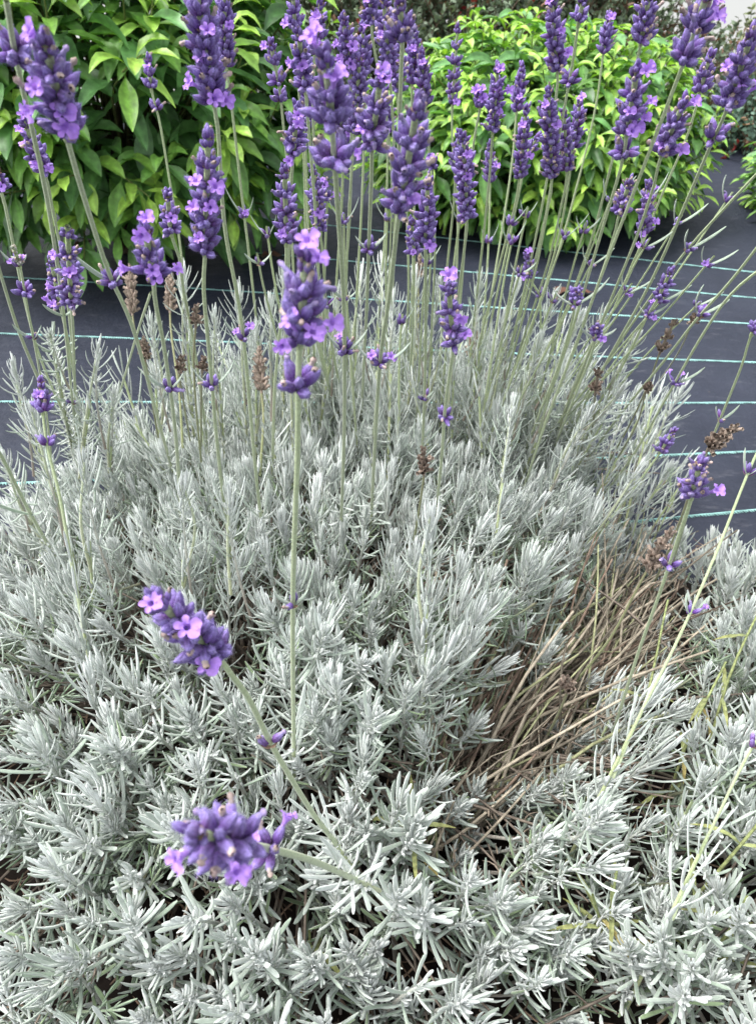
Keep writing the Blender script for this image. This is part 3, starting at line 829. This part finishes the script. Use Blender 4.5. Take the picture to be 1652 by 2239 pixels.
    for nd in nodes:
        px, py = nd[:2]; n = nd[2] if len(nd) > 2 else 4; nb = nd[3] if len(nd) > 3 else 0; Lf = nd[4] if len(nd) > 4 else .030
        p, ax = on_stem(px, py)
        mb = MB(); leaf_pair(mb, p, ax, 1.0, rg, L=Lf); o = mb.build('leaf_pair', [M_SILVER], p); child(o, st, p, B)
        if n:
            mb = MB(); se = whorl(mb, p + ax * .001, ax, s * .92, n, rg, withered=.3, flat=.75)
            o = mb.build('flower_whorl', mats, p); child(o, st, p, B)
            place_blossoms(o, p, se, nb, s * .9, rg)
    if open_shoot and not dry:
        arc = np.cumsum(np.linalg.norm(np.diff(pts[::-1], axis=0), axis=1))
        i = int(np.searchsorted(arc, rg.uniform(.05, .085))); i = min(i, 15)
        q = pts[::-1][i]; ax = nrm(pts[::-1][i + 1] - pts[::-1][max(0, i - 1)])
        o = bpy.data.objects.new('leafy_base', PROTO['open'][rg.integers(0, 8)]); scene.collection.objects.link(o)
        R = frame(ax, rg.uniform(0, 6.28)) * rg.uniform(.8, 1.1)
        M = Matrix([[*R[0], 0], [*R[1], 0], [*R[2], 0], [0, 0, 0, 1]]); M.translation = Vector(tuple(q - B))
        o.parent = st; o.matrix_local = M
    return st
stalk.i = 0


# ------------------------------------------------------------------ flower stalks (measured on the photograph, placed at their own depth)
S = stalk
# near, large spikes
S((668, 568), (655, 765), 122, [(652, 830), (650, 1000), (640, 1330), (642, 1640)], whorls=[(652, 845, 10)], nodes=[(638, 1322, 2, 1, .022)], fl=6, spacing=.42, label='nearest dark violet flower spike rising through the middle')
S((100, 92), (148, 305), 118, [(190, 450), (240, 600), (295, 730), (345, 915), (372, 1010)], nodes=[(246, 618, 9, 0, .030)], fl=5, spacing=.40, label='large leaning violet spike in front of the left shrub')
S(None, None, 112, [(14, 0), (38, 140), (104, 440), (140, 690), (160, 890), (172, 990)], d=.30, whorls=[(35, 112, 12)], nodes=[(134, 690, 0, 0, .045), (160, 880, 2, 0, .04)])
S((712, 125), (726, 280), 112, [(730, 345), (738, 450), (752, 690), (752, 950), (746, 1130)], whorls=[(731, 352, 12, 1.05)], nodes=[(754, 768, 7, 1, .034)], fl=2, spacing=.40, withered=.4, label='thick spike with pale withered flowers high in the middle')
S((912, 232), (872, 470), 104, [(868, 490), (852, 640), (830, 800), (818, 1000), (812, 1120)], nodes=[(829, 795, 6, 2, .040)], fl=1, spacing=.46, withered=.35)
S((872, 5), (880, 75), 84, [(878, 120), (872, 300), (868, 480), (842, 700), (815, 960)], whorls=[(878, 78, 10)], fl=0, withered=.8, base=None)
S((832, 165), (812, 330), 88, [(812, 380), (806, 540), (800, 700), (790, 900)], nodes=[(806, 545, 7, 0, .034)], fl=4, spacing=.5)
S((428, -25), (470, 240), 84, [(478, 300), (492, 500), (530, 720), (556, 1000), (570, 1130)], nodes=[(531, 742, 4, 2, .036)], fl=5, spacing=.40)
S((455, 300), (448, 565), 82, [(446, 640), (460, 800), (478, 1000), (500, 1180)], nodes=[(462, 846, 5, 0, .036)], fl=5, spacing=.44)
S((490, -20), (495, 150), 50, [(503, 200), (528, 420), (545, 560), (566, 760), (575, 900)], nodes=[(532, 475, 7, 1, .040)], fl=1)
S((318, 500), (336, 610), 90, [(340, 660), (362, 780), (384, 950), (396, 1120)], nodes=[(375, 850, 4, 0, .034)], fl=7, spacing=.42)
S((366, 420), (376, 520), 62, [(392, 560), (402, 640), (425, 760), (455, 980)], fl=1)
S((325, 128), (332, 200), 42, [(350, 270), (372, 400), (392, 520), (412, 700), (430, 880)], whorls=[(344, 238, 7)], fl=0, spacing=.55)
S((148, 495), (156, 665), 72, [(160, 720), (163, 820), (166, 960)], fl=3, spacing=.5)
S((112, 565), (132, 670), 54, [(150, 750), (170, 880), (180, 980)], fl=2, withered=.4)
S((52, 260), (100, 385), 62, [(112, 440), (140, 590), (158, 760), (172, 930)], fl=5)
S((-8, 370), (2, 415), 62, [(10, 440), (60, 680), (95, 800), (150, 930), (180, 1010)], fl=1)
S((30, 540), (46, 590), 46, [(60, 670), (85, 800), (105, 930), (120, 1080)], young=True, whorls=[(52, 640, 9, 1.25)], nodes=[(47, 580, 3, 2, .02), (68, 740, 2, 0, .03)], d=.5)
S((90, 838), (95, 910), 50, [(106, 985), (130, 1080), (152, 1200), (175, 1330)], whorls=[(107, 972, 6, .9)], fl=1)
S(None, None, 50, [(330, 640), (300, 730), (262, 860), (232, 960)], d=.52, open_shoot=True)
S(None, None, 70, [(-20, 960), (10, 1010), (60, 1110), (110, 1200)], d=.5, nodes=[(66, 1125, 0, 0, .05)])
S(None, None, 60, [(-10, 560), (40, 720), (85, 830)], d=.5, dbase=.75, open_shoot=False)
# middle group
S((592, 95), (602, 150), 50, [(612, 200), (622, 300), (634, 420), (640, 560), (650, 760), (660, 880)], whorls=[(610, 180, 8), (619, 218, 8)], fl=0)
S((650, 232), (640, 350), 66, [(636, 420), (632, 560), (626, 720), (640, 880)], fl=3)
S((622, 370), (626, 535), 66, [(624, 600), (612, 720), (600, 860), (596, 1000)], fl=0, spacing=.5)
S((684, 368), (700, 510), 50, [(706, 560), (712, 700), (708, 860)], fl=0)
S((708, 400), (714, 450), 44, [(712, 520), (706, 700), (700, 850)], fl=3, d=.72)
S((652, 70), (668, 200), 66, [(676, 300), (690, 480), (700, 700), (704, 840)], fl=3)
S((700, 5), (688, 130), 56, [(684, 240), (690, 420), (696, 600), (690, 800)], fl=2)
S((750, 40), (765, 170), 54, [(768, 300), (764, 480), (752, 640), (740, 820)], fl=4)
S((786, 130), (774, 300), 52, [(768, 380), (760, 520), (756, 680), (760, 850)], fl=1)
S((808, -30), (812, 60), 50, [(818, 110), (840, 220), (856, 400), (850, 600), (840, 800)], fl=0, d=.5)
S((838, 0), (852, 170), 56, [(860, 300), (862, 480), (858, 640), (850, 820)], fl=1)
S((870, 110), (868, 210), 48, [(880, 330), (890, 500), (892, 660), (880, 820)], fl=0)
S((640, -15), (646, 70), 50, [(650, 160), (664, 330), (668, 520), (672, 700), (680, 850)], fl=2)
S((676, 150), (668, 290), 46, [(670, 380), (676, 560), (684, 720), (690, 860)], fl=1)
S((742, 180), (748, 330), 46, [(748, 420), (738, 580), (728, 720), (720, 860)], fl=2)
S((792, 60), (796, 180), 44, [(796, 300), (790, 460), (780, 640), (770, 850)], fl=2)
S((842, 200), (846, 300), 40, [(846, 400), (838, 560), (826, 700), (815, 840)], fl=1)
S((905, 70), (900, 190), 42, [(902, 300), (905, 460), (900, 640), (890, 820)], fl=0)
S((900, 480), (905, 560), 44, [(904, 640), (900, 760), (892, 860)], fl=1, d=.68)
S((1140, 150), (1128, 250), 36, [(1118, 360), (1094, 520), (1064, 700), (1036, 850)], fl=1)
S((1330, 40), (1316, 130), 38, [(1300, 240), (1262, 400), (1210, 580), (1130, 800)], fl=0)
S((935, 398), (930, 540), 62, [(930, 620), (930, 760), (927, 880), (922, 1010)], nodes=[(928, 872, 3, 0, .022)], fl=1)
S((980, 622), (990, 760), 74, [(985, 800), (972, 900), (965, 1000), (955, 1100)], whorls=[(974, 912, 7, .95)], fl=2, tipblossom=True, withered=.3)
S((922, 118), (930, 235), 42, [(938, 340), (942, 480), (938, 620), (920, 820)], fl=1)
S((1000, 58), (988, 240), 38, [(990, 330), (1000, 470), (996, 620), (980, 800)], fl=0, spacing=.8)
S((940, 350), (945, 372), 46, [(946, 420), (950, 560), (944, 700), (938, 830)], fl=0, d=.62)
S((1012, 298), (1020, 480), 56, [(1015, 540), (1000, 660), (985, 800), (975, 880)], fl=2, spacing=.42)
S((1004, 290), (996, 380), 44, [(990, 460), (972, 640), (962, 820)], fl=0)
S((1070, 320), (1070, 405), 36, [(1070, 440), (1066, 560), (1056, 700), (1040, 860)], nodes=[(1070, 532, 4, 0, .026)], fl=0)
S((1088, 148), (1076, 295), 48, [(1070, 380), (1058, 500), (1040, 660), (1020, 830)], fl=4)
S((1046, 205), (1048, 240), 46, [(1034, 320), (1020, 480), (1004, 680), (992, 840)], fl=3, d=.72)
S((1150, 240), (1134, 395), 44, [(1120, 470), (1080, 620), (1040, 780), (1020, 880)], nodes=[(1146, 492, 5, 0, .03)], fl=2)
S((1176, 300), (1152, 340), 40, [(1130, 440), (1100, 580), (1060, 760), (1040, 860)], fl=0)
S((1205, 0), (1218, 160), 54, [(1214, 220), (1200, 360), (1170, 520), (1130, 700), (1090, 860)], fl=3, spacing=.5)
S((1198, 200), (1205, 395), 50, [(1196, 460), (1170, 590), (1130, 740), (1090, 880)], fl=2, spacing=.45)
S((1232, 245), (1238, 380), 46, [(1226, 450), (1196, 580), (1150, 720), (1100, 880)], fl=0)
S((1268, 220), (1250, 330), 44, [(1242, 400), (1220, 520), (1180, 660), (1120, 850)], fl=0)
S((1276, -10), (1262, 60), 58, [(1252, 130), (1216, 330), (1190, 480), (1150, 640), (1100, 820)], whorls=[(1226, 178, 8)], fl=0)
S((1418, -10), (1398, 105), 64, [(1380, 180), (1330, 380), (1290, 530), (1230, 700), (1170, 880)], fl=1)
S((1392, 150), (1368, 300), 78, [(1358, 360), (1310, 520), (1250, 720), (1190, 900), (1165, 1000)], whorls=[(1362, 335, 9)], fl=6, spacing=.45)
S((1548, -20), (1520, 60), 88, [(1496, 130), (1400, 380), (1330, 560), (1255, 760), (1190, 930), (1150, 1050)], whorls=[(1516, 58, 9), (1494, 124, 12, 1.05)], fl=2, withered=.55)
S((1640, 80), (1590, 235), 78, [(1560, 300), (1500, 440), (1420, 620), (1310, 820), (1240, 960)], whorls=[(1556, 300, 8)], fl=5, spacing=.42)
S((1552, 120), (1528, 205), 52, [(1500, 300), (1440, 440), (1380, 590), (1300, 760), (1230, 900)], fl=0)
S((1494, 225), (1444, 340), 70, [(1430, 400), (1390, 520), (1320, 690), (1250, 860), (1215, 950)], fl=3, withered=.5)
S((1376, 398), (1352, 470), 58, [(1340, 520), (1300, 640), (1250, 780), (1200, 910)], fl=0, withered=.6)
S((1418, 400), (1404, 520), 46, [(1380, 580), (1330, 700), (1270, 830), (1220, 930)], nodes=[(1430, 440, 3, 2, .03)], fl=2)
S((1466, 590), (1436, 655), 46, [(1420, 680), (1380, 760), (1330, 860), (1290, 940)], fl=0, spacing=.5, nodes=[(1412, 690, 6, 2, .04)])
S(None, None, 56, [(1700, 330), (1560, 480), (1490, 560), (1400, 680), (1320, 800), (1250, 910)], d=.55, nodes=[(1500, 548, 4, 0, .042)])
S(None, None, 56, [(1700, 480), (1600, 610), (1520, 700), (1450, 790), (1360, 900), (1300, 980)], d=.55, nodes=[(1520, 690, 3, 0, .038)])
S(None, None, 56, [(1700, 560), (1600, 640), (1530, 740), (1450, 880), (1380, 1000), (1320, 1080)], d=.55, nodes=[(1470, 840, 5, 2, .04)])
S((1670, 690), (1640, 735), 50, [(1620, 800), (1580, 900), (1540, 1000), (1500, 1130), (1470, 1230)], nodes=[(1568, 920, 2, 0, .028)], fl=0)
S(None, None, 56, [(1700, 900), (1640, 1020), (1560, 1220), (1480, 1400), (1390, 1580), (1340, 1700)], which='side', d=.55, stem_r=.0013, nodes=[(1620, 1040, 3, 0, .026), (1556, 1345, 2, 1, .02)])
S((1470, 942), (1440, 992), 40, [(1420, 1020), (1360, 1100), (1300, 1180)], fl=0, d=.75)
S((1530, 1012), (1508, 1095), 74, [(1490, 1150), (1440, 1300), (1390, 1440), (1340, 1600)], which='side', whorls=[(1466, 1236, 4, .9)], fl=1, withered=.7, spacing=.36)
S((1262, 636), (1256, 655), 52, [(1250, 700), (1220, 800), (1180, 900), (1150, 980)], fl=0, d=.6, nodes=[(1254, 668, 3, 0, .045)])
S((1305, 715), (1302, 730), 44, [(1290, 780), (1250, 880), (1210, 980)], fl=0, d=.62, nodes=[(1300, 740, 3, 0, .03)])
S((1152, 560), (1162, 615), 38, [(1180, 660), (1176, 780), (1150, 900)], fl=2, nodes=[(1182, 648, 3, 0, .032)])
S(None, None, 40, [(1700, 1560), (1640, 1640), (1560, 1800), (1500, 1930), (1470, 2010)], which='side', d=.5, stem_r=.0011, whorls=[(1634, 1632, 4, 1.3)])
# blurred spikes leaning towards the lens
S((345, 1312), (478, 1440), 122, [(500, 1468), (545, 1530), (600, 1640), (685, 1780), (740, 1850)], d=.295, nodes=[(592, 1625, 2, 1, .012)], fl=3, spacing=.30, flat=1.15, dbase=.56)
S((425, 1822), (535, 1846), 132, [(600, 1858), (690, 1885), (780, 1925)], d=.26, whorls=[(592, 1858, 6, .8, 2)], fl=2, spacing=.22, flat=1.2, dbase=.47, dtop=.225, stem_r=.0018)
for i, (x, y0, xb) in enumerate([(1340, 420, 1110), (1420, 520, 1150), (1490, 470, 1160), (1560, 560, 1200), (1300, 560, 1090), (1380, 620, 1150), (1460, 640, 1180), (1600, 420, 1210), (1240, 500, 1060), (1530, 660, 1230)]):
    S(None, None, 38, [(x, y0), ((x * 1.1 + xb * .9) / 2, (y0 + 930) / 2), (xb, 930 + i * 7)], d=.62 + .02 * i, nodes=[(x - 12, y0 + 22, 3, i % 2, .034)])
# background upright stems with only a few calyces
rg_ = np.random.default_rng(77)
for i in range(16):
    x = rg_.uniform(560, 1300); k = (x - 900) / 700
    y0 = rg_.uniform(430, 700); yb = rg_.uniform(860, 980)
    xb = 850 + (x - 850) * .72
    S(None, None, 40, [(x, y0), ((x * 2 + xb) / 3 - 4, y0 * .66 + yb * .34), (xb, yb)], d=rg_.uniform(.7, .85), nodes=[(x, y0 + 22, int(rg_.integers(2, 5)), int(rg_.random() < .3), .03)])

# dry stalks from last season
D = dict(dry=True, open_shoot=False, fl=0)
S((285, 590), (290, 690), 32, [(300, 740), (320, 800), (338, 900), (350, 960)], **D)
S((372, 600), (372, 685), 32, [(376, 740), (392, 860), (400, 980)], **D)
S((428, 672), (428, 715), 36, [(424, 780), (428, 880), (440, 1010)], d=.66, **D)
S((314, 745), (318, 790), 32, [(330, 860), (350, 980)], d=.8, **D)
S((398, 780), (392, 815), 36, [(400, 870), (420, 990)], d=.7, **D)
S((444, 785), (442, 815), 34, [(440, 880), (440, 1000)], d=.7, **D)
S((566, 770), (572, 860), 36, [(576, 920), (568, 1040)], **D)
S((918, 565), (914, 615), 30, [(914, 700), (905, 850)], **D)
S((926, 985), (926, 1040), 40, [(918, 1100), (905, 1180)], d=.68, **D)
S((1036, 715), (1028, 790), 30, [(1016, 850), (1000, 920)], **D)
S((1474, 700), (1440, 775), 34, [(1420, 830), (1380, 920), (1330, 1010)], d=.75, spacing=.8, **D)
S((1520, 690), (1510, 710), 30, [(1470, 790), (1390, 900)], d=.8, **D)
S((1308, 805), (1300, 865), 40, [(1296, 920), (1280, 1000)], d=.75, spacing=.9, **D)
S((1605, 935), (1545, 985), 50, [(1520, 1040), (1470, 1180), (1400, 1340)], which='side', d=.62, **D)
S((1462, 1165), (1412, 1250), 46, [(1385, 1300), (1330, 1400), (1250, 1500)], which='side', d=.68, **D)
S((1240, 1490), (1238, 1515), 46, [(1220, 1560), (1180, 1640)], which='side', d=.7, dbase=.78, **D)
S((1420, 840), (1410, 860), 30, [(1390, 930), (1350, 1000)], d=.8, **D)

# ------------------------------------------------------------------ shrubs behind
LIME = np.array([.27, .44, .07]); MIDG = np.array([.16, .33, .06]); DEEP = np.array([.085, .195, .062])
def laurel(name_label, cat, c, r, leafL, leafW, ntip, ninner, seed, lime=.5, droop=.9, zmin=.02, crown_gap=None):
    rg = np.random.default_rng(seed); c = np.array(c, float); r = np.array(r, float)
    base = np.array([c[0], c[1], 0.])
    root = tag(empty('evergreen_shrub', base), name_label, cat)
    br = MB(); fol = MB(); young = MB()
    # tips spread evenly (Fibonacci sphere), jittered
    i = np.arange(ntip) + .5
    ph = np.arccos(1 - 2 * i / ntip); th = math.pi * (1 + 5 ** .5) * i
    U = np.stack([np.cos(th) * np.sin(ph), np.sin(th) * np.sin(ph), np.cos(ph)], 1)
    for u in U:
        u = nrm(u + rg.normal(0, .10, 3)); 
        if u[2] < -.62: continue
        low = max(0, -u[2])
        rad = rg.uniform(.80, 1.04) + .05 * math.sin(u[0] * 7 + seed) * math.cos(u[2] * 6)
        tip = c + u * r * rad
        if tip[2] < zmin: tip[2] = zmin + rg.uniform(.02, .1)
        g = nrm(u * np.array([.9, .9, .6]) + np.array([0, 0, .55 - .9 * low]) + rg.normal(0, .18, 3))
        Ls = rg.uniform(.10, .17) * (leafL / .10)
        b0 = tip - g * Ls
        start = base + (b0 - base) * .25 + np.array([0, 0, .04])
        br.add(*tube(smooth_path([start, start * .4 + b0 * .6 + np.array([0, 0, .03]), b0, tip], 8), np.linspace(.005, .0014, 8), (.07, .05, .03), SEC_R4, (.16, .20, .06)))
        is_young = rg.random() < lime * (1 - .45 * low)
        nl = rg.integers(10, 15)
        k = np.arange(nl); t = (k + .6) / nl
        P = b0 + g * (Ls * t ** 1.05)[:, None]
        az = k * 2.4 + rg.uniform(0, 6.28)
        F = frame(g)
        h = F[:, 0][None] * np.cos(az)[:, None] + F[:, 1][None] * np.sin(az)[:, None]
        pol = np.radians(78 - 45 * t ** 2 + rg.normal(0, 8, nl))
        D0 = h * np.sin(pol)[:, None] + g * np.cos(pol)[:, None]
        D1 = nrm(D0 * np.array([1, 1, .5]) + np.array([0, 0, -1]) * (droop * rg.uniform(.6, 1.5, nl))[:, None])
        L = leafL * (1.08 - .5 * t ** 2) * rg.uniform(.75, 1.15, nl); W = leafW * (1.05 - .45 * t) * rg.uniform(.8, 1.2, nl)
        yl = np.clip((t * 1.15 - .15) * (1.25 if is_young else .45) + rg.normal(0, .12, nl), 0, 1)[:, None]
        col = np.where(yl < .5, DEEP * (1 - yl * 2) + MIDG * yl * 2, MIDG * (2 - 2 * yl) + LIME * (yl * 2 - 1)) * rg.uniform(.8, 1.2, (nl, 1))
        N = np.array([0, 0, 1.0]) - .2 * h + g * .3
        for sel, dest in ((yl[:, 0] < .62, fol), (yl[:, 0] >= .62, young)):
            if sel.any():
                dest.add(*sweep(P[sel], D0[sel], D1[sel], N[sel], L[sel], W[sel] * .5, W[sel] * .5, [.06, .10, .45, .82, 1, .97, .78, .45, .03], SEC_FLAT, col[sel] * .9, col[sel] * 1.1,
                           csec=[1.06, .94, 1.35, .94, 1.06], wave=.22, rng=rg, cbend=1.2))
    # older leaves inside the crown
    n = ninner
    u = nrm(rg.normal(0, 1, (n, 3))); u[:, 2] = np.abs(u[:, 2]) * np.where(rg.random(n) < .3, -1, 1)
    P = c + u * r * rg.uniform(.45, .88, (n, 1)); keep = P[:, 2] > .05; P, u = P[keep], u[keep]; n = len(P)
    D0 = nrm(u + rg.normal(0, .5, (n, 3))); D1 = nrm(D0 + np.array([0, 0, -1.1]))
    col = DEEP * rg.uniform(.6, 1.5, (n, 1))
    fol.add(*sweep(P, D0, D1, np.array([0, 0, 1.0]) + rg.normal(0, .3, (n, 3)), leafL * rg.uniform(.8, 1.25, n), leafW * .55 * rg.uniform(.8, 1.2, n), leafW * .5, [.06, .10, .45, .82, 1, .97, .78, .45, .03], SEC_FLAT, col,
                   csec=[1.06, .94, 1.35, .94, 1.06], wave=.15, rng=rg))
    for k in range(7):
        a = rg.uniform(0, 6.28); e = c + np.array([math.cos(a) * r[0] * .5, math.sin(a) * r[1] * .5, rg.uniform(-.1, .3) * r[2]])
        br.add(*tube(smooth_path([base + rg.normal(0, .02, 3) * np.array([1, 1, 0]), base * .5 + e * .5 + rg.normal(0, .03, 3), e], 8), np.linspace(.012, .005, 8), (.06, .045, .03), SEC_R6))
    for mb, nm, mt in ((fol, 'foliage', M_LAUREL), (young, 'young_foliage', M_LAUREL), (br, 'branch', M_TWIG)):
        o = mb.build(nm, [mt], base); child(o, root, base, base)
        if nm == 'young_foliage': o['label'] = 'fresh lime green leaves at the shoot tips'
    return root
laurel('broad glossy-leaved shrub with lime young tips at the upper left, behind the big leaning spikes', 'shrub', (-.68, 2.16, .41), (.58, .50, .48), .128, .040, 260, 700, 11, lime=.62)
laurel('rounded yellow-green shrub with dense curling leaves behind the middle and right flower stalks', 'shrub', (.47, 2.50, .225), (.53, .46, .315), .105, .029, 380, 800, 23, lime=.9)
laurel('darker narrow-leaved shrub cut off by the right edge of the picture', 'shrub', (1.50, 2.50, .08), (.36, .38, .20), .095, .028, 130, 350, 31, lime=.30)

def hedge(label, c, r, n, seed, gap, dense=1.0, tint=(1, 1, 1)):
    rg = np.random.default_rng(seed); c = np.array(c, float); r = np.array(r, float); base = np.array([c[0], c[1], ground_height(c[0], c[1])])
    root = tag(empty('hedge_shrub', base), label, 'shrub')
    fol, br = MB(), MB()
    # sprays of tiny leaves on arching twigs
    for k in range(n):
        u = nrm(rg.normal(0, 1, 3)); u[2] = abs(u[2]) if rg.random() < .8 else u[2]
        tip = c + u * r * rg.uniform(.55, 1.05)
        g = nrm(u * .5 + np.array([rg.normal(0, .35), rg.normal(0, .35), .65])); L = rg.uniform(.12, .26)
        b0 = tip - g * L
        e = tip + np.array([rg.normal(0, .03), 0, -.01])
        br.add(*tube(smooth_path([b0, (b0 + e) / 2 + rg.normal(0, .01, 3), e], 5), [.003, .0025, .002, .0015, .001], (.10, .07, .05), SEC_R4))
        m = int(26 * dense); t = rg.uniform(0, 1, m)
        P = b0 + (e - b0) * t[:, None]; D = nrm(rg.normal(0, 1, (m, 3)) + g)
        cc = np.array([.15, .20, .13]) * rg.uniform(.55, 1.5, (m, 1)) * np.array(tint)
        z = rg.random(m)
        tc_ = rg.random()
        cc[z < (.45 if tc_ < .14 else .04)] = np.array([.24, .14, .09]) * rg.uniform(.6, 1.3)
        if tc_ > .965: cc[:8] = np.array([.30, .03, .03])
        fol.add(*sweep(P, D, D + np.array([0, 0, -.4]), rg.normal(0, 1, (m, 3)), rg.uniform(.016, .03, m), .0065, .005, [.2, .95, .9, .1], SEC_TINY, cc))
    for k in range(10):
        e = c + rg.uniform(-.6, .6, 3) * r
        br.add(*tube(smooth_path([base + rg.normal(0, .05, 3) * np.array([1, 1, 0]), (base + e) / 2 + rg.normal(0, .04, 3), e], 7), np.linspace(.014, .005, 7), (.07, .05, .04), SEC_R6))
    for mb, nm, mt in ((fol, 'foliage', M_HEDGE), (br, 'branch', M_TWIG)):
        o = mb.build(nm, [mt], base); child(o, root, base, base)
hedge('dark small-leaved shrub with reddish tips behind the gap between the two bright green shrubs', (.30, 3.75, .28), (1.15, .42, .55), 2300, 5, 0)
hedge('airy small-leaved shrub with bright sky showing through its top, upper right corner', (2.05, 4.0, .06), (.80, .45, .42), 700, 6, 0, tint=(1.3, 1.15, .9))
hedge('low dense dark shrub of small leaves on the right behind the rounded yellow-green shrub', (1.75, 3.35, .08), (.62, .30, .26), 620, 8, 0, tint=(.7, .9, 1))

# fallen leaves on the fabric
for i, (px, py, l) in enumerate([(1236, 628, 'rust red dead leaf on the fabric left of the red-brown litter under the rounded shrub'), (1300, 640, 'brown dead leaf on the fabric just right of the rust red one'),
                                 (35, 478, 'brown curled leaf on the dark ground at the left edge under the glossy shrub'), (150, 545, 'dry reddish leaf below the front lime leaves of the left shrub'),
                                 (560, 560, 'small dry leaf in the dark gap between the two shrubs')]):
    rg = np.random.default_rng(i); p = on_plane(px, py, .004); mb = MB(); a = rg.uniform(0, 6.28)
    mb.add(*sweep([p], [[math.cos(a), math.sin(a), .25]], [[math.cos(a + .5), math.sin(a + .5), -.1]], [[0, 0, 1]], .075, .017, .012, [.06, .2, .7, 1, .9, .6, .05], SEC_FLAT, (.15, .065, .045), (.11, .06, .045), wave=.5, rng=rg))
    tag(mb.build('fallen_leaf', [M_HEDGE], p), l, 'leaf', 'dead leaves on the ground under the shrubs').location = tuple(p)
